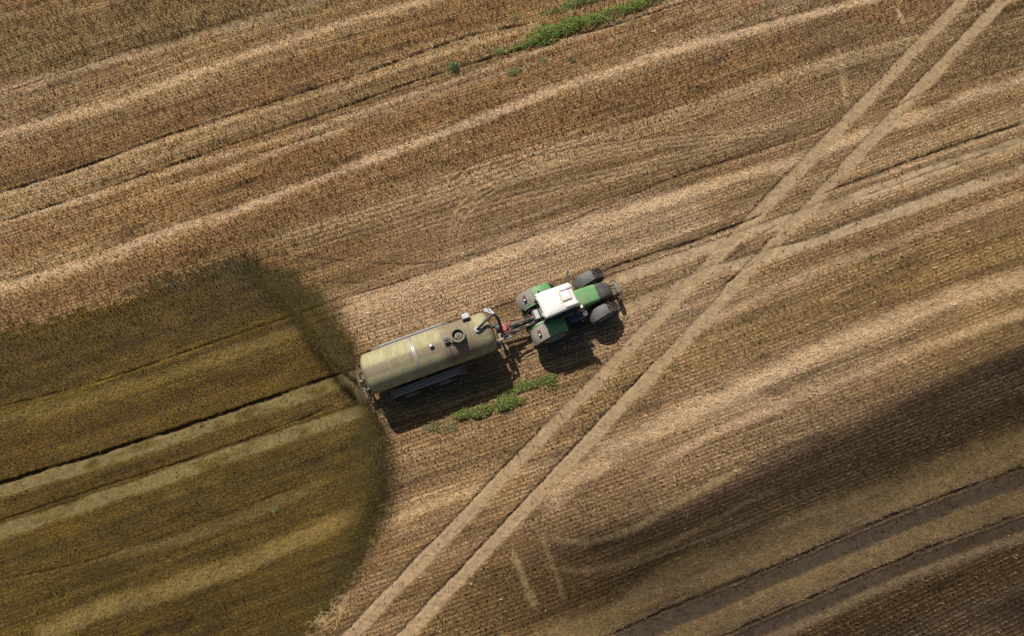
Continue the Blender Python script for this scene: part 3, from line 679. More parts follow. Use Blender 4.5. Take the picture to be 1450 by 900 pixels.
# ------------------------------------------------------------------ tractor
pr = at(773.5, 438.5, 1.95); pf = at(849, 412.5, 1.5)
HD = math.atan2(pf.y-pr.y, pf.x-pr.x)
WB = 2.75
tractor = bpy.data.objects.new('tractor', None); link(tractor)
tractor.location = (pr.x, pr.y, 0.0); tractor.rotation_euler = (0, 0, HD)
tag(tractor, 'green farm tractor with white cab roof and dusty grey mudguards pulling the tanker', 'tractor')
Tr = tractor
RW, FW = 0.96, 0.74
for s in (1, -1):
    wheel(Tr, (0, s*0.96, RW-0.03), RW, 0.66, 0.54, 20, s)
    fw_ = wheel(Tr, (WB, s*0.93, FW-0.03), FW, 0.54, 0.40, 18, s); fw_.rotation_euler = (0, 0, R(5))
# chassis, axles
mb = MB(); mb.box((1.3, 0, 0.82), (3.3, 0.46, 0.46)); mb.box((0, 0, 0.92), (0.6, 1.3, 0.42)); mb.box((WB, 0, 0.72), (0.3, 1.5, 0.22)); mb.box((0.9, 0, 1.12), (1.6, 0.6, 0.3))
mb.build('chassis', M['darksteel'], Tr, bevel=0.03)
# rear mudguards: dusty rear half, green front half
for s in (1, -1):
    y0, y1 = (0.57, 1.31) if s > 0 else (-1.31, -0.57)
    f = fender_arc(RW+0.13, y0, y1, R(106), R(164), cz=RW-0.03, cut=0.03, crown=0.05).build('rear_mudguard', M['dustgrey'], Tr, angle=50)
    fender_arc(RW+0.135, y0+0.01, y1-0.03*s if s > 0 else y1, R(56), R(105.5), cz=RW-0.03, cut=0.0, crown=0.05).build('fender_panel', M['green_dusty'], f, angle=50)
    yc = s*0.93
    # lamp cluster on the back of the mudguard
    mb = MB(); rot = Matrix.Rotation(R(-38), 3, 'Y')
    mb.box((-0.72, yc, 1.83), (0.13, 0.32, 0.13), rot); mb.build('lamp_housing', M['black'], f, bevel=0.02)
    mb = MB(); mb.box((-0.765, yc+0.07, 1.875), (0.09, 0.11, 0.09), rot); mb.build('tail_light', M['redlens'], f, bevel=0.02)
    mb = MB(); mb.box((-0.755, yc-0.075, 1.88), (0.08, 0.10, 0.08), rot); mb.build('indicator_light', M['clearlens'], f, bevel=0.02)
    # inner green wing joining cab and mudguard
    mb = MB(); rs = []
    for i in range(9):
        a = R(150-i*13); rr = RW+0.10
        rs.append([(math.cos(a)*rr, s*0.46, RW+math.sin(a)*rr-0.02), (math.cos(a)*rr, s*0.64, RW+math.sin(a)*rr-0.01), (math.cos(a)*(rr-.06), s*0.64, RW+math.sin(a)*(rr-.06)-0.02), (math.cos(a)*(rr-.06), s*0.46, RW+math.sin(a)*(rr-.06)-0.03)])
    mb.rings(rs).build('wing_panel', M['green'], Tr)
# front mudguards
for s in (1, -1):
    y0, y1 = (0.64, 1.20) if s > 0 else (-1.20, -0.64)
    f = fender_arc(FW+0.085, y0, y1, R(82), R(168), cx=WB, cz=FW-0.03, lip=0.05, cut=0.12, crown=0.035).build('front_mudguard', M['plastic'], Tr, angle=50)
    f.matrix_basis = Matrix.Translation((WB, s*0.93, 0)) @ Matrix.Rotation(R(5), 4, 'Z') @ Matrix.Translation((-WB, -s*0.93, 0))
    mb = MB(); mb.tube([(WB, s*0.45, 0.75), (WB-0.1, s*0.55, 1.2), (WB-0.1, s*0.8, 1.50)], 0.025); mb.build('bracket', M['darksteel'], f)
# bonnet: loft of rounded sections, green then a dark nose
def sec(x, w_, zt, zb, r=0.12, n=5, flat=1.0):
    pts = []
    for (sy, cy_) in ((1, w_/2), (-1, -w_/2)):
        pass
    h = w_/2
    for k_ in range(n+1):
        a = math.pi/2*k_/n; pts.append((x, h-r+r*math.cos(a), zt-r*flat+r*flat*math.sin(a)))
    pts.append((x, 0, zt+0.035))
    for k_ in range(n+1):
        a = math.pi/2+math.pi/2*k_/n; pts.append((x, -h+r+r*math.cos(a), zt-r*flat+r*flat*math.sin(a)))
    pts += [(x, -h*0.96, zb), (x, h*0.96, zb)]
    return pts
hs_ = [(1.20, 0.84, 1.88), (1.5, 0.90, 1.86), (1.85, 0.92, 1.82), (2.3, 0.91, 1.765), (2.66, 0.88, 1.715)]
bon = MB().rings([sec(x, w_, z, 1.05, 0.15) for x, w_, z in hs_]).build('bonnet', M['green'], Tr, angle=50)
ns_ = [(2.665, 0.88, 1.714), (2.86, 0.86, 1.69), (3.05, 0.82, 1.64), (3.28, 0.72, 1.56), (3.42, 0.56, 1.43), (3.49, 0.40, 1.25)]
nose = MB().rings([sec(x, w_, z, 0.98, min(0.17, w_/2.4)) for x, w_, z in ns_]).build('bonnet_nose', M['nose'], Tr, angle=50)
mb = MB()
for k_ in range(6): mb.box((2.72+k_*0.07, 0, 1.735-k_*0.018), (0.03, 0.46, 0.03))
mb.build('air_vent', M['black'], nose, bevel=0.008)
for s in (1, -1):
    mb = MB(); mb.lathe([(0, 0.085), (0.05, 0.08)], (3.40, s*0.17, 1.26), 'x', 18); mb.build('headlight', M['clearlens'], nose)
    mb = MB()
    for k_ in range(7): mb.box((1.5+k_*0.16, s*0.435, 1.40), (0.07, 0.02, 0.34))
    mb.build('side_grille', M['black'], bon)
# cab
def quad_ring(x0, x1, wr, wf, z, c=0.08):
    """rounded rectangle ring, wr rear width, wf front width"""
    pts = []
    for cx_, hw, sx2, sy2 in ((x1, wf/2, 1, 1), (x0, wr/2, -1, 1), (x0, wr/2, -1, -1), (x1, wf/2, 1, -1)):
        k0 = {(1, 1): 0, (-1, 1): 90, (-1, -1): 180, (1, -1): 270}[(sx2, sy2)]
        for j_ in range(5):
            a = R(k0+j_*22.5); pts.append((cx_-sx2*c+c*math.cos(a), sy2*(hw-c)+c*math.sin(a), z))
    return pts
mb = MB().rings([quad_ring(-0.30, 1.22, 1.02, 0.95, 1.12), quad_ring(-0.32, 1.32, 1.06, 1.10, 1.5), quad_ring(-0.33, 1.34, 1.10, 1.16, 1.95)])
cab = mb.build('cab', M['green'], Tr, angle=40)
mb = MB().rings([quad_ring(-0.325, 1.335, 1.09, 1.15, 1.955, 0.07), quad_ring(-0.31, 1.30, 1.16, 1.18, 2.4, 0.07), quad_ring(-0.27, 1.24, 1.13, 1.10, 2.80, 0.07)])
mb.build('window', M['glass'], cab, angle=40)
mb = MB()
for x0_, x1_, y_b, y_t in ((-0.33, -0.27, 0.55, 0.57), (0.42, 0.44, 0.585, 0.585), (1.33, 1.23, 0.58, 0.555)):
    for s in (1, -1):
        xm = {(-0.33): -0.31, 0.42: 0.43}.get(x0_, 1.295); ym = {0.55: 0.585, 0.585: 0.595}.get(y_b, 0.595)
        mb.tube([(x0_, s*y_b, 1.5), (x0_, s*y_b, 1.95), (xm, s*ym, 2.4), (x1_, s*y_t, 2.82)], 0.035, 8)
for s in (1, -1): mb.box((0.45, s*0.59, 1.97), (1.7, 0.03, 0.05))
mb.build('pillar', M['black'], cab)
# door sill / steps and tank on the right, battery box left
for s in (1, -1):
    mb = MB()
    for k_, z_ in enumerate((0.5, 0.8, 1.08)): mb.box((1.35, s*(0.98-0.07*k_), z_), (0.42, 0.24, 0.035))
    mb.box((1.14, s*0.92, 0.8), (0.03, 0.2, 0.66)); mb.box((1.57, s*0.92, 0.8), (0.03, 0.2, 0.66))
    mb.build('step', M['black'], Tr, bevel=0.008)
mb = MB(); mb.box((1.28, -0.66, 0.95), (0.85, 0.42, 0.62)); mb.build('fuel_tank', M['blue'], Tr, bevel=0.08)
mb = MB(); mb.box((1.28, 0.66, 0.95), (0.80, 0.42, 0.62)); mb.build('tool_box', M['plastic'], Tr, bevel=0.06)
# roof: thick white moulded shell with two front lobes and raised hatch
rf = MB().rings([quad_ring(-0.30, 1.32, 1.22, 1.12, 2.79, 0.07), quad_ring(-0.36, 1.37, 1.30, 1.19, 2.85, 0.09), quad_ring(-0.36, 1.37, 1.30, 1.19, 2.94, 0.09),
                 quad_ring(-0.33, 1.33, 1.24, 1.14, 2.99, 0.09), quad_ring(-0.26, 1.26, 1.12, 1.03, 3.03, 0.09), quad_ring(-0.05, 1.05, 0.7, 0.66, 3.05, 0.15)]).build('cab_roof', M['white'], Tr, angle=60)
for s in (1, -1):
    mb = MB().rings([quad_ring(0.72, 1.34, 0.28, 0.30, 3.0, 0.07), quad_ring(0.74, 1.32, 0.25, 0.27, 3.07, 0.07), quad_ring(0.80, 1.27, 0.16, 0.18, 3.09, 0.05)])
    mb.v = [(x, y+s*0.42, z) for x, y, z in mb.v]; mb.build('roof_lobe', M['white'], rf, angle=60)
mb = MB(); mb.box((0.93, 0, 3.050), (0.50, 0.48, 0.025)); mb.build('hatch_seal', M['hatchseal'], rf, bevel=0.01)
mb = MB().rings([quad_ring(0.72, 1.14, 0.42, 0.42, 3.055, 0.05), quad_ring(0.72, 1.14, 0.42, 0.42, 3.11, 0.05), quad_ring(0.76, 1.10, 0.35, 0.35, 3.13, 0.04)])
mb.build('roof_hatch', M['white'], rf, angle=50)
for s in (1, -1):
    for xx in (-0.37, 1.38):
        mb = MB(); mb.box((xx, s*0.42, 2.88), (0.05, 0.16, 0.09)); mb.build('work_light', M['clearlens'], rf, bevel=0.015)
MB().box((0.95, 0.27, 3.046), (0.64, 0.014, 0.02)).build('roof_seam', M['hatchseal'], rf); MB().box((0.95, -0.27, 3.046), (0.64, 0.014, 0.02)).build('roof_seam', M['hatchseal'], rf)
MB().box((0.62, 0, 3.054), (0.014, 0.55, 0.02)).build('roof_seam', M['hatchseal'], rf)
# beacon and small lamp
mb = MB(); mb.lathe([(0, 0.05), (0.03, 0.06), (0.14, 0.055), (0.17, 0.02)], (-0.15, 0.68, 2.86), 'z', 16); mb.tube([(-0.15, 0.60, 2.80), (-0.15, 0.68, 2.86)], 0.02); mb.build('beacon', M['black'], rf)
mb = MB(); mb.lathe([(0, 0.05), (0.05, 0.055), (0.09, 0.03)], (-0.22, 0.80, 2.06), 'z', 14); mb.build('marker_lamp', M['clearlens'], Tr)
# mirrors
for s, out in ((1, 0.60), (-1, 0.34)):
    mb = MB(); mb.tube(catmull([(1.25, s*0.56, 2.55), (1.42, s*0.72, 2.66), (1.55, s*(0.62+out), 2.60)], 4), 0.024, 8)
    mb.tube([(1.55, s*(0.60+out), 2.60), (1.55, s*(0.60+out), 2.40)], 0.02, 8); arm = mb.build('mirror_arm', M['black'], Tr)
    mb = MB(); mb.box((1.57, s*(0.66+out), 2.42), (0.07, 0.24, 0.36), Matrix.Rotation(R(12), 3, 'Y')); mb.build('mirror', M['plastic'], arm, bevel=0.03)
    mb = MB(); mb.box((1.525, s*(0.66+out), 2.41), (0.012, 0.19, 0.30), Matrix.Rotation(R(12), 3, 'Y')); mb.build('mirror_glass', M['clearlens'], arm)
# exhaust stack by the right cab pillar
mb = MB(); mb.lathe([(0, 0.09), (0.9, 0.09), (0.95, 0.065)], (1.42, -0.56, 1.35), 'z', 18); mb.tube(catmull([(1.42, -0.56, 2.2), (1.42, -0.56, 2.85), (1.40, -0.60, 2.96), (1.34, -0.66, 3.0)], 4), 0.05, 12)
mb.build('exhaust_stack', M['darksteel'], Tr)
mb = MB(); mb.lathe([(0, 0.10), (0.05, 0.105), (0.10, 0.06)], (1.60, -0.50, 1.95), 'z', 16); mb.tube([(1.60, -0.50, 1.4), (1.60, -0.50, 1.95)], 0.05); mb.build('air_intake', M['clearlens'], Tr)
# front linkage with weight plate
mb = MB()
for s in (1, -1): mb.box((3.45, s*0.28, 0.66), (0.55, 0.07, 0.12)); mb.tube([(3.3, s*0.28, 0.95), (3.55, s*0.28, 0.66)], 0.035)
mb.box((3.30, 0, 0.80), (0.16, 0.70, 0.34)); mb.box((3.66, 0, 0.70), (0.07, 0.74, 0.10)); mb.tube([(3.30, 0, 1.05), (3.62, 0, 1.10)], 0.035)
mb.v = [(x+0.16, y, z) for x, y, z in mb.v]; fl = mb.build('front_linkage', M['darksteel'], Tr, bevel=0.012)
mb = MB(); mb.box((3.74, -0.05, 0.95), (0.10, 0.62, 0.34), Matrix.Rotation(R(-18), 3, 'Y')); mb.box((3.66, -0.05, 1.12), (0.22, 0.5, 0.05)); mb.v = [(x+0.16, y, z) for x, y, z in mb.v]; mb.build('front_plate', M['dirtysteel'], fl, bevel=0.03)
for s in (1, -1): MB().tube(catmull([(3.48, s*0.3, 1.0), (3.70, s*0.34, 1.24), (3.88, s*0.3, 1.02)], 4), 0.02).build('hose', M['black'], fl)
# rear linkage: lift arms, lower links, top link, valve block, hitch
mb = MB()
for s in (1, -1):
    mb.tube([(-0.10, s*0.34, 1.42), (-0.55, s*0.40, 1.50), (-0.72, s*0.42, 1.44)], [0.06, 0.05, 0.04]); mb.tube([(-0.70, s*0.42, 1.44), (-0.80, s*0.44, 0.80)], 0.03)
    mb.tube([(-0.15, s*0.28, 0.62), (-1.05, s*0.44, 0.80)], 0.045)
mb.tube([(-0.35, 0, 1.35), (-0.62, 0.02, 1.48), (-0.90, 0.04, 1.30)], 0.035); mb.box((-0.60, 0, 0.60), (0.5, 0.3, 0.22))
mb.build('rear_linkage', M['steel'], Tr, bevel=0.0)
mb = MB(); mb.box((-0.46, 0.05, 1.55), (0.22, 0.46, 0.26))
for k_ in range(5): mb.tube([(-0.52, -0.14+k_*0.09, 1.62), (-0.66, -0.14+k_*0.09, 1.66)], 0.03, 8)
mb.build('valve_block', M['steel'], Tr, bevel=0.01)
for k_ in range(4): MB().lathe([(0, 0.04), (0.04, 0.045)], (-0.60, -0.3+0.2*k_, 1.2+0.07*k_), 'x', 10).build('coupler', M['red'], Tr)

# ------------------------------------------------------------------ slurry tanker
pa = at(525.5, 528.4, 2.0); pb = at(688, 470, 2.0)
TH = math.atan2(pb.y-pa.y, pb.x-pa.x); TL = (pb-pa).length
tc_ = (pa+pb)/2
tanker = bpy.data.objects.new('slurry_tanker', None); link(tanker)
tanker.location = (tc_.x, tc_.y, 0); tanker.rotation_euler = (0, 0, TH)
tag(tanker, 'long cylindrical olive cream slurry tanker trailer on two axles behind the tractor', 'tanker')
K = tanker; HL = TL/2; TR = 0.965; TZ = 2.0
prof = []
for k_ in range(11):
    a = math.pi/2*k_/10; prof.append((-HL-0.34*math.cos(a)*1.0, max(0.02, TR*math.sin(a)**0.62)))
prof += [(-HL+0.1, TR), (-1.6, TR), (-0.5, TR), (0.8, TR), (HL-0.1, TR)]
for k_ in range(11):
    a = math.pi/2*(10-k_)/10; prof.append((HL+0.36*math.cos(a), max(0.02, TR*math.sin(a)**0.62)))
tank = MB().lathe(prof, (0, 0, 0), 'x', 80).build('tank', M['tank'], K, angle=60); tank.location = (0, 0, TZ)
def ring(x, r, wd_, th=0.012, mname='steel', name='tank_band'):
    mb = MB(); mb.lathe([(x-wd_/2, r-0.01), (x-wd_/2, r+th), (x+wd_/2, r+th), (x+wd_/2, r-0.01)], (0, 0, 0), 'x', 80, closedprof=True)
    o = mb.build(name, M[mname], tank, angle=30); return o
ring(-0.62, TR, 0.12, 0.022); 
for x in (-HL+0.05, -1.75, 1.82, HL-0.05): ring(x, TR, 0.035, 0.008, 'tank', 'weld_seam')
ring(-0.62, TR, 0.025, 0.045, 'dirtysteel', 'tank_band')
# thin black hose over the barrel
pts = [(0.90+0.10*math.sin(a*2.0), math.sin(a)*-(TR+0.02), math.cos(a)*(TR+0.02)) for a in [R(d) for d in range(-5, 86, 6)]]
MB().tube(pts, 0.012, 6).build('cable', M['black'], tank)
# manhole with collar, lid ring, agitator stub
mh = MB(); mh.lathe([(0.90, 0.27), (1.14, 0.27), (1.16, 0.335), (1.20, 0.335), (1.20, 0.255), (1.05, 0.25), (1.03, 0.10), (1.10, 0.08), (1.12, 0.02)], (1.52, 0, 0), 'z', 32)
man = mh.build('manhole', M['darksteel'], tank, angle=30)
mb = MB(); mb.lathe([(1.201, 0.34), (1.235, 0.335), (1.235, 0.27), (1.201, 0.262)], (1.52, 0, 0), 'z', 32, closedprof=True)
mb.box((1.50, 0.03, 1.09), (0.30, 0.07, 0.04), Matrix.Rotation(R(40), 3, 'Z')); mb.lathe([(1.03, 0.16), (1.08, 0.16), (1.09, 0.11)], (1.54, 0.02, 0), 'z', 20)
mb.tube([(1.20, -0.02, 1.2), (1.13, -0.02, 1.2), (1.08, -0.02, 1.12)], 0.03)
mb.build('manhole_ring', paint('grimy_cream', (0.26, 0.22, 0.13), dust=(0.10, 0.08, 0.05), amount=0.4, rough=0.7), man, angle=30)
for k_ in range(6):
    a = k_*math.pi/3+0.3; mb = MB(); mb.tube([(1.52+math.cos(a)*0.34, math.sin(a)*0.34, 1.15), (1.52+math.cos(a)*0.39, math.sin(a)*0.39, 1.19)], 0.022, 8); mb.build('clamp', M['dirtysteel'], man)
mb = MB(); mb.box((0.96, -0.03, 1.03), (0.26, 0.24, 0.18)); mb.tube([(0.96, -0.03, 1.1), (0.96, 0.0, 1.18)], 0.05); mb.build('relief_valve', M['black'], tank, bevel=0.02)
mb = MB(); mb.lathe([(0.93, 0.05), (1.06, 0.05), (1.08, 0.075), (1.12, 0.075)], (0.20, -0.01, 0), 'z', 14); mb.box((0.26, -0.04, 1.06), (0.16, 0.06, 0.08)); mb.build('level_sensor', M['blue'], tank)
mb = MB(); mb.lathe([(1.121, 0.07), (1.15, 0.05)], (0.20, -0.01, 0), 'z', 14); mb.build('sensor_cap', M['clearlens'], tank)
# grey box high on the left shoulder
mb = MB(); mb.box((2.16, 0.82, 0.86), (0.36, 0.26, 0.24)); bx_ = mb.build('control_box', M['steel'], tank, bevel=0.025)
mb = MB(); mb.box((2.16, 0.66, 0.70), (0.46, 0.1, 0.12)); mb.box((2.16, 0.80, 0.73), (0.42, 0.3, 0.03)); mb.build('bracket', M['dirtysteel'], bx_)
for yy in (0.05, 0.35): MB().tube([(2.1+0.02*yy, yy*1.0, TR*math.cos(yy/TR)+0.02), (2.12, yy+0.3, TR*math.cos((yy+0.3)/TR)+0.02)], 0.015, 6).build('cable', M['dirtysteel'], tank)
# rail / pipe along the left shoulder
mb = MB(); mb.tube([(-2.35, 0.98, 0.24), (-1.0, 1.01, 0.24), (1.30, 1.01, 0.24)], 0.030, 10); mb.tube([(1.30, 1.01, 0.24), (1.34, 1.02, 0.42)], 0.028, 8); mb.tube([(-2.35, 1.06, 0.05), (1.30, 1.08, 0.05)], 0.026, 10)
rail = mb.build('side_rail', M['dirtysteel'], K); rail.location = (0, 0, TZ)
for k_ in range(8): MB().box((-2.3+k_*0.51, 0.98, 0.16), (0.04, 0.16, 0.24)).build('rail_bracket', M['dirtysteel'], rail)
# loading arm
mb = MB(); mb.tube(catmull([(2.47, -0.02, 0.85), (2.47, -0.02, 1.02), (2.54, 0.02, 1.14), (2.72, 0.10, 1.18), (3.05, 0.25, 1.20), (3.28, 0.36, 1.20)], 5), 0.075, 14)
arm = mb.build('loading_arm', M['darksteel'], tank)
mb = MB(); mb.tube([(2.50, 0.03, 1.185), (2.62, 0.09, 1.255), (2.80, 0.17, 1.27)], 0.045, 8); mb.lathe([(0.96, 0.155), (1.0, 0.155), (1.01, 0.12), (1.08, 0.11)], (2.47, -0.02, 0), 'z', 24); mb.build('pipe_flange', M['steel'], arm)
mb = MB(); mb.tube(catmull([(3.28, 0.36, 1.20), (3.42, 0.34, 1.16), (3.52, 0.22, 0.95), (3.60, 0.08, 0.2), (3.62, 0.02, -0.5)], 5), 0.07, 14); mb.build('suction_pipe', M['darksteel'], arm)
mb = MB(); mb.tube([(3.15, 0.62, 1.22), (3.22, 0.50, 1.26), (3.38, 0.36, 1.24)], 0.05, 10); mb.box((3.12, 0.66, 1.2), (0.20, 0.16, 0.14)); mb.box((3.34, 0.52, 1.26), (0.10, 0.34, 0.08), Matrix.Rotation(R(25), 3, 'Z')); mb.tube([(3.02, 0.6, 1.0), (3.05, 0.68, 1.3)], 0.03)
mb.build('arm_ram', M['steel'], arm, bevel=0.01)
# frame, axles, wheels
mb = MB()
for s in (1, -1): mb.box((0.1, s*0.42, 1.02), (6.6, 0.12, 0.22))
for x in (-2.9, -1.45, -0.6, 0.28, 1.6, 2.9): mb.box((x, 0, 1.03), (0.12, 0.80, 0.16))
for x in (-2.4, -0.6, 1.1, 2.4): mb.box((x, 0, 1.15), (0.18, 1.1, 0.14))
mb.build('frame', M['darksteel'], K, bevel=0.01)
for x in (-1.45, 0.28): MB().tube([(x, -1.1, 0.64), (x, 1.1, 0.64)], 0.07, 12).build('axle', M['darksteel'], K)
for x in (-1.45, 0.28):
    for s in (1, -1): wheel(K, (x, s*1.10, 0.64), 0.66, 0.56, 0.33, 26, s)
# wide side platform mudguards over the wheels
for s in (1, -1):
    mb = MB(); y0_, y1_ = s*0.96, s*1.36
    for (xa_, za), (xb_, zb) in zip([(-2.5, 1.18), (-2.2, 1.36), (-0.9, 1.40), (-0.3, 1.38), (0.9, 1.40)], [(-2.2, 1.36), (-0.9, 1.40), (-0.3, 1.38), (0.9, 1.40), (1.31, 1.20)]):
        L_ = math.hypot(xb_-xa_, zb-za); mb.box(((xa_+xb_)/2, (y0_+y1_)/2, (za+zb)/2), (L_, 0.40, 0.03), Matrix.Rotation(-math.atan2(zb-za, xb_-xa_), 3, 'Y'))
    f = mb.build('mudguard', M['guard'], K, bevel=0.008)
    mb = MB()
    for k_ in range(3): mb.box((-0.55, s*(1.04+0.13*k_), 1.425), (3.1, 0.025, 0.03))
    mb.build('ridge', M['steel'], f)
    mb = MB(); mb.box((-2.52, s*1.14, 1.12), (0.04, 0.5, 0.5)); mb.build('mud_flap', M['dirtysteel'], f)
    mb = MB(); mb.box((1.33, s*1.14, 1.10), (0.05, 0.5, 0.42)); mb.tube([(1.34, s*1.36, 1.28), (1.30, s*1.15, 1.75), (1.30, s*0.95, 1.8)], 0.02, 8)
    mb.build('mud_flap', M['dirtysteel'], f)
# red reflector mark on the right flank
mb = MB(); vs = []
for a_ in (R(62), R(66), R(70)):
    for x in (0.02, 0.30): vs.append((x+0.06*math.sin(a_*9), -math.sin(a_)*(TR+0.004), math.cos(a_)*(TR+0.004)))
vs2 = [(x, y*0.994, z*0.994) for x, y, z in vs]
mb.add(vs+vs2, [(0, 1, 3, 2), (2, 3, 5, 4), (6, 8, 9, 7), (8, 10, 11, 9), (0, 6, 7, 1), (4, 5, 11, 10), (0, 2, 8, 6), (2, 4, 10, 8), (1, 7, 9, 3), (3, 9, 11, 5)])
mb.build('faded_mark', paint('faded_red', (0.30, 0.07, 0.05), dust=(0.3, 0.26, 0.14), amount=0.75, rough=0.7), tank)
# drawbar: reaches the tractor hitch
hw = tractor.matrix_basis @ Vector((-0.86, 0, 0.62)); K_inv = (Matrix.Translation(tanker.location) @ Matrix.Rotation(TH, 4, 'Z')).inverted()
hw = (Matrix.Translation(tractor.location) @ Matrix.Rotation(HD, 4, 'Z')) @ Vector((-0.80, 0, 0.60)); hl = K_inv @ hw
mb = MB()
for s in (1, -1): mb.tube([(3.0, s*0.42, 1.02), (3.6, s*0.34, 0.95), (hl.x-0.35, s*0.08, 0.72), (hl.x-0.02, s*0.02+hl.y, 0.66)], [0.08, 0.075, 0.06, 0.05], 8)
mb.box((3.5, 0, 0.95), (0.12, 0.7, 0.12)); mb.lathe([(-0.05, 0.10), (0.05, 0.10)], (hl.x, hl.y, 0.66), 'z', 16)
mb.build('drawbar', M['rimred'], K)
mb = MB(); mb.tube([(3.75, 0.0, 0.9), (hl.x-0.1, hl.y*0.8+0.02, 0.95)], 0.07, 12); mb.build('drive_shaft', M['black'], K)
# pump and valves at the tank front
mb = MB(); mb.lathe([(-0.02, 0.24), (0.22, 0.24), (0.25, 0.16)], (3.36, -0.02, 1.95), 'x', 24); mb.build('front_port', M['black'], K)
mb = MB(); mb.lathe([(-0.16, 0.15), (-0.14, 0.20), (0.14, 0.20), (0.16, 0.15)], (3.82, 0.02, 1.32), 'y', 22); mb.box((3.82, 0.02, 1.12), (0.30, 0.36, 0.26)); pump = mb.build('pump', M['red'], K, bevel=0.0)
for q_ in ((3.60, -0.22, 1.50), (3.98, -0.20, 1.42), (4.10, 0.10, 1.38), (3.66, 0.22, 1.55)): MB().lathe([(0, 0.05), (0.10, 0.055), (0.13, 0.03)], q_, 'z', 12).build('valve_handle', M['red'], pump)
mb = MB(); mb.box((3.55, -0.32, 1.50), (0.16, 0.14, 0.22)); mb.box((3.92, -0.42, 1.25), (0.14, 0.12, 0.26)); mb.tube([(3.72, -0.46, 1.35), (3.84, -0.55, 1.55)], 0.03); mb.build('valve_block', M['steel'], K, bevel=0.015)
# hoses from the tractor to the tanker, drooping
for k_ in range(7):
    a_ = Vector((3.65+0.05*k_, -0.30+0.10*k_, 1.45)); b_ = hl+Vector((0.22, -0.22+0.08*k_, 0.80)); mdp = (a_+b_)/2+Vector((0, random.uniform(-.12, .12), random.uniform(-0.3, 0.15)))
    mb = MB(); mb.tube(catmull([a_, a_*0.7+mdp*0.3+Vector((0, 0, .1)), mdp, b_], 6), 0.022, 7); mb.build('hose', M[('black', 'dirtysteel', 'black', 'dirtysteel', 'dirtysteel', 'red', 'black')[k_]], K)
mb = MB(); mb.box((4.15, 0.12, 1.02), (0.9, 0.05, 0.05), Matrix.Rotation(R(-4), 3, 'Z')); mb.box((4.1, -0.15, 0.98), (0.8, 0.05, 0.06)); mb.tube([(3.9, 0.22, 1.1), (4.5, 0.1, 1.15)], 0.025); mb.build('hose_carrier', M['dirtysteel'], K)
# parking stand at front right
mb = MB(); mb.tube([(3.45, -0.5, 1.15), (3.55, -0.58, 0.35)], 0.045, 10); mb.box((3.56, -0.58, 0.34), (0.24, 0.24, 0.03)); mb.build('parking_stand', M['dirtysteel'], K)
# rear: outlet, spreader plate, frame and lights
mb = MB(); mb.tube([(-HL-0.25, 0, 1.25), (-HL-0.55, 0, 1.22), (-HL-0.70, 0, 1.20)], [0.13, 0.12, 0.10], 14); out = mb.build('outlet_pipe', M['dirtysteel'], K)
mb = MB(); mb.box((-HL-0.86, -0.0, 1.20), (0.10, 0.5, 0.05), Matrix.Rotation(R(25), 3, 'Y')); mb.build('splash_plate', M['steel'], out)
mb = MB()
for s in (1, -1): mb.box((-HL-0.35, s*0.42, 1.0), (0.6, 0.08, 0.10)); mb.box((-HL-0.50, s*0.50, 0.85), (0.06, 0.08, 0.5))
mb.box((-HL-0.62, 0.0, 0.98), (0.08, 1.7, 0.10)); mb.box((-HL-0.45, -0.3, 0.62), (0.08, 1.5, 0.08))
for y_ in (-0.75, -0.45, 0.35): mb.tube([(-HL-0.30, y_, 1.3), (-HL-0.42, y_, 0.5)], 0.03, 8)
mb.build('rear_bumper', M['dirtysteel'], K, bevel=0.01)
for s in (1, -1):
    mb = MB(); mb.box((-HL-0.68, s*0.72, 1.0), (0.05, 0.22, 0.12)); mb.build('tail_light', M['redlens'], K, bevel=0.01)
for ps_, r_ in (([(-HL-0.30, 0.2, 1.9), (-HL-0.55, 0.25, 1.6), (-HL-0.62, 0.1, 1.25)], 0.03), ([(-HL-0.30, -0.2, 1.7), (-HL-0.50, -0.35, 1.4), (-HL-0.60, -0.1, 1.15)], 0.025)): MB().tube(catmull(ps_, 5), r_, 8).build('hose', M['black'], K)

# ------------------------------------------------------------------ slurry spray: drops flung from the splash plate, in a thin wet fan
noz = (Matrix.Translation(tanker.location) @ Matrix.Rotation(TH, 4, 'Z')) @ Vector((-HL-0.88, 0, 1.22))
def spray_mat():
    m, t, p = newmat('slurry_film'); L = t.links.new
    p.inputs['Base Color'].default_value = (0.05, 0.045, 0.012, 1); p.inputs['Roughness'].default_value = 1.0; p.inputs['Specular IOR Level'].default_value = 0.05
    at_ = N(t, 'ShaderNodeAttribute', attribute_name='tone'); tc = N(t, 'ShaderNodeTexCoord')
    n1 = N(t, 'ShaderNodeTexNoise', Scale=2.0, Detail=7.0, Roughness=0.65); L(tc.outputs['Object'], n1.inputs['Vector'])
    mr = N(t, 'ShaderNodeMapRange'); L(n1.outputs[0], mr.inputs[0]); mr.inputs[1].default_value = 0.32; mr.inputs[2].default_value = 0.68; mr.inputs[3].default_value = 0.35; mr.inputs[4].default_value = 1.25
    mu = N(t, 'ShaderNodeMath', operation='MULTIPLY'); L(at_.outputs['Alpha'], mu.inputs[0]); L(mr.outputs[0], mu.inputs[1])
    mu.use_clamp = True; L(mu.outputs[0], p.inputs['Alpha']); L(at_.outputs['Color'], p.inputs['Base Color'])
    return m
SN = vnoise(*np.meshgrid(np.arange(60)*0.55, np.arange(400)*0.16), 201)
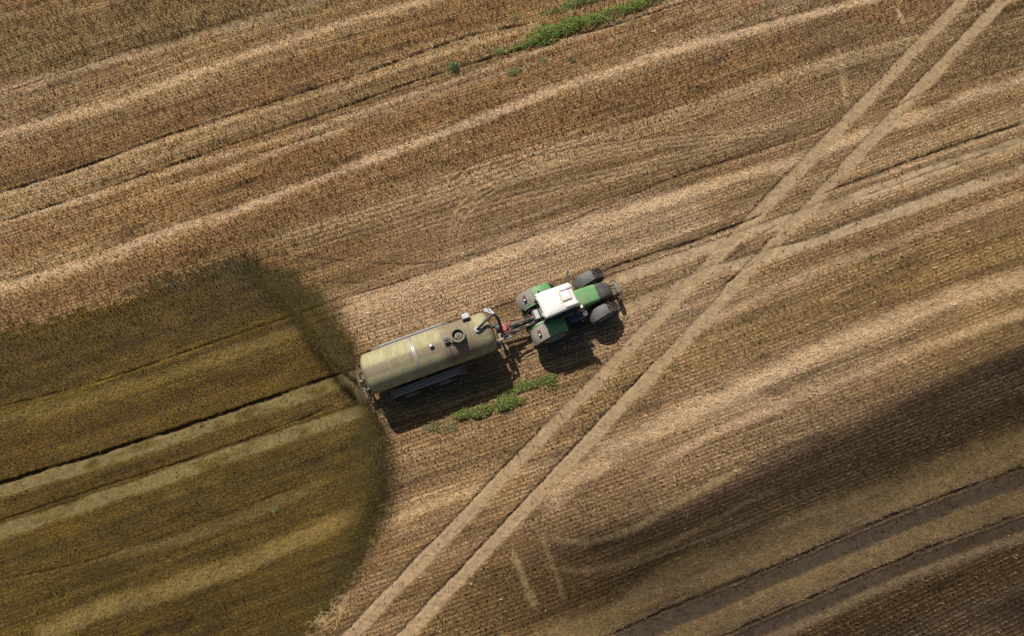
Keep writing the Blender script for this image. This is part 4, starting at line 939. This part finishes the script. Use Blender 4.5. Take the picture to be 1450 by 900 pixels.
def lane(pts, width, n_along=130, n_across=44, height=1.6, peak=0.45, alpha=0.8, alpha_end=0.1, cA=(0.30, 0.26, 0.17), cB=(0.062, 0.048, 0.014)):
    """ribbon of spray following ground path pts (px), arched through the air, denser in the middle"""
    W = []
    for i, (px, py) in enumerate(pts):
        f = i/(len(pts)-1); z = noz.z*(1-f)+height*4*f*(1-f)*0.8
        p_ = at(px, py, z) if i else noz.copy(); p_.z = z; W.append(p_)
    W = catmull(W, max(2, n_along//(len(pts)-1))); rows_ = []; cols_ = []
    for i, p_ in enumerate(W):
        f = i/(len(W)-1); tdir = (W[min(i+1, len(W)-1)]-W[max(i-1, 0)]).normalized(); sd_ = Vector((-tdir.y, tdir.x, 0)).normalized()
        wd_ = width[0]+(width[1]-width[0])*f
        r_ = []; c_ = []
        for j in range(n_across+1):
            g = j/n_across*2-1
            z = max(0.05, p_.z - abs(g)*0.25*f)
            r_.append(p_+sd_*g*wd_+Vector((0, 0, z-p_.z))); a = alpha*(1-f)+alpha_end*f
            sk = float(SN[int((g+1)*95+i*0.35) % 400, int(f*26+g*3) % 60]); c_.append((f, a*math.exp(-(g*1.7)**2)*(1-g*g)*min(1, (1-f)*6)*(0.25+1.35*sk)))
        rows_.append(r_); cols_.append(c_)
    V = np.array([v for r in rows_ for v in r], np.float32); n1_ = n_across+1
    Q = []
    for i in range(len(rows_)-1):
        for j in range(n_across): Q.append((i*n1_+j, i*n1_+j+1, (i+1)*n1_+j+1, (i+1)*n1_+j))
    C = np.array([[*(np.array(cA)*max(0, 1-f*5)+np.array(cB)*min(1, f*5)), a] for r in cols_ for f, a in r])
    return V, np.array(Q, np.int32), C, W
parts_ = [lane([(503, 545), (470, 510), (430, 462), (400, 420), (350, 374)], (0.10, 0.55), alpha=1.0, alpha_end=0.35),
          lane([(503, 545), (492, 500), (470, 455), (435, 415), (380, 385)], (0.10, 1.5), alpha=0.28, alpha_end=0.15),
          lane([(503, 545), (522, 580), (532, 630), (536, 690), (520, 760)], (0.12, 1.3), alpha=0.55, alpha_end=0.25, height=1.3),
          lane([(503, 545), (514, 590), (512, 650), (505, 720), (480, 810)], (0.12, 1.3), alpha=0.5, alpha_end=0.2, height=1.4)]
V = []; Q = []; C = []; b = 0
for v, q_, c, _ in parts_: V.append(v); Q.append(q_+b); C.append(c); b += len(v)
V = np.concatenate(V); Q = np.concatenate(Q); C = np.concatenate(C)
me = bpy.data.meshes.new('slurry_spray'); fast_mesh(me, V, Q, C[:, :3], C[:, 3:4], True); me.materials.append(spray_mat())
spray = link(bpy.data.objects.new('slurry_spray', me))
tag(spray, 'brown slurry spray fanning out sideways from the back of the tanker', 'spray', kind='stuff')
# drops
g = np.random.default_rng(5); V = []; C = []
for (v, q_, c, Wp), num, w0, w1 in zip(parts_, (26000, 12000, 18000, 12000), (.1, .1, .12, .12), (1.0, 1.7, 1.5, 1.5)):
    f = g.random(num)**0.8; ii = f*(len(Wp)-1); i0 = np.floor(ii).astype(int).clip(0, len(Wp)-2); fr = ii-i0
    A = np.array(Wp); p_ = A[i0]*(1-fr[:, None])+A[i0+1]*fr[:, None]; wd_ = w0+(w1-w0)*f
    p_ = p_+g.normal(0, 0.38, (num, 3))*wd_[:, None]*np.array([1, 1, 0.45]); p_[:, 2] = np.maximum(p_[:, 2], 0.05)
    s_ = g.uniform(0.006, 0.03, num); d = g.normal(0, 1, (num, 3, 3)); d /= np.linalg.norm(d, axis=2, keepdims=True)
    tri = p_[:, None, :]+d*s_[:, None, None]; V.append(tri.reshape(-1, 3)); kk = g.random((num, 1))
    C.append(np.repeat(np.array([[0.085, 0.070, 0.022]])*(0.5+kk)+np.array([[0.25, 0.22, 0.12]])*(kk > 0.97), 3, 0))
V = np.concatenate(V).astype(np.float32); C = np.concatenate(C)
me = bpy.data.meshes.new('slurry_drops'); fast_mesh(me, V, np.arange(len(V), dtype=np.int32).reshape(-1, 3), C, None, False)
me.materials.append(M['stalk']); dr = link(bpy.data.objects.new('slurry_drops', me), spray); tag(dr, kind='stuff')

# ------------------------------------------------------------------ cloud far up towards the sun: its shadow lies over the lower right of the field
def cloud(outline, dist, label, thick=8.0, clear=0.12, seed=1):
    off = SUN_DIR*dist
    W = [at(px, py)+off for px, py in outline]; W = catmull(W+[W[0]], 10)[:-1]
    cen = sum(W, Vector())/len(W); n = len(W); rs = []
    for k_, (sc, dz) in enumerate(((0.0, -0.04), (0.35, -0.04), (0.65, -0.03), (0.88, -0.02), (0.97, -0.01), (1.0, 0.0), (0.95, 0.06), (0.82, 0.25), (0.6, 0.6), (0.35, 0.9), (0.0, 1.0))):
        ring_ = []
        for i, p_ in enumerate(W):
            j = (fbm(np.array([p_.x*0.12+seed]), np.array([p_.y*0.12+k_*0.7]), seed, 3)[0]-0.5)
            q_ = cen+(p_-cen)*max(sc, 0.002); q_ = q_+Vector((j*1.0*sc, j*1.0*sc, dz*thick+(j+0.5)*thick*0.8*sc*(1-sc)*4*(dz > 0))); ring_.append(q_)
        rs.append(ring_)
    m, t, p = newmat('cloud_vapour'); p.inputs['Base Color'].default_value = (0.85, 0.86, 0.88, 1); p.inputs['Roughness'].default_value = 1; p.inputs['Specular IOR Level'].default_value = 0
    tb = N(t, 'ShaderNodeBsdfTransparent'); mx = N(t, 'ShaderNodeMixShader'); tcc = N(t, 'ShaderNodeTexCoord'); sp_ = N(t, 'ShaderNodeSeparateXYZ'); t.links.new(tcc.outputs['Object'], sp_.inputs[0])
    gr = N(t, 'ShaderNodeMapRange', interpolation_type='SMOOTHSTEP'); t.links.new(sp_.outputs[0], gr.inputs[0])   # vapour thins out towards one end
    gr.inputs[1].default_value = at(640, 850).x+off.x; gr.inputs[2].default_value = at(900, 740).x+off.x; gr.inputs[3].default_value = 0.90; gr.inputs[4].default_value = math.sqrt(clear)
    lv = N(t, 'ShaderNodeMath', operation='MULTIPLY_ADD'); t.links.new(sp_.outputs[0], lv.inputs[0]); lv.inputs[1].default_value = -0.44; t.links.new(sp_.outputs[1], lv.inputs[2])
    qa, qb = at(1200, 690), at(1200, 760); g2 = N(t, 'ShaderNodeMapRange', interpolation_type='SMOOTHSTEP'); t.links.new(lv.outputs[0], g2.inputs[0])
    g2.inputs[1].default_value = (qa.y+off.y)-0.44*(qa.x+off.x); g2.inputs[2].default_value = (qb.y+off.y)-0.44*(qb.x+off.x); g2.inputs[3].default_value = 0.0; g2.inputs[4].default_value = 0.76
    mxx = N(t, 'ShaderNodeMath', operation='MAXIMUM'); t.links.new(gr.outputs[0], mxx.inputs[0]); t.links.new(g2.outputs[0], mxx.inputs[1])
    t.links.new(mxx.outputs[0], mx.inputs[0]); t.links.new(p.outputs[0], mx.inputs[1]); t.links.new(tb.outputs[0], mx.inputs[2]); t.links.new(mx.outputs[0], t.nodes['Material Output'].inputs[0])
    o = MB().rings(rs).build('cloud', m, angle=180); return tag(o, label, kind='structure')
cloud([(1560, 430), (1450, 478), (1348, 520), (1264, 562), (1180, 605), (1095, 644), (1010, 690), (930, 723), (850, 746), (770, 762), (700, 790), (650, 850), (640, 950), (700, 1150), (1400, 1300), (2000, 1200), (2300, 800), (2100, 350), (1800, 330)], 130, 'grey white cloud high above the field', seed=3)
print('tractor', tractor.location, math.degrees(HD), 'tanker', tanker.location, math.degrees(TH), 'TL', TL, 'hitch', hl)
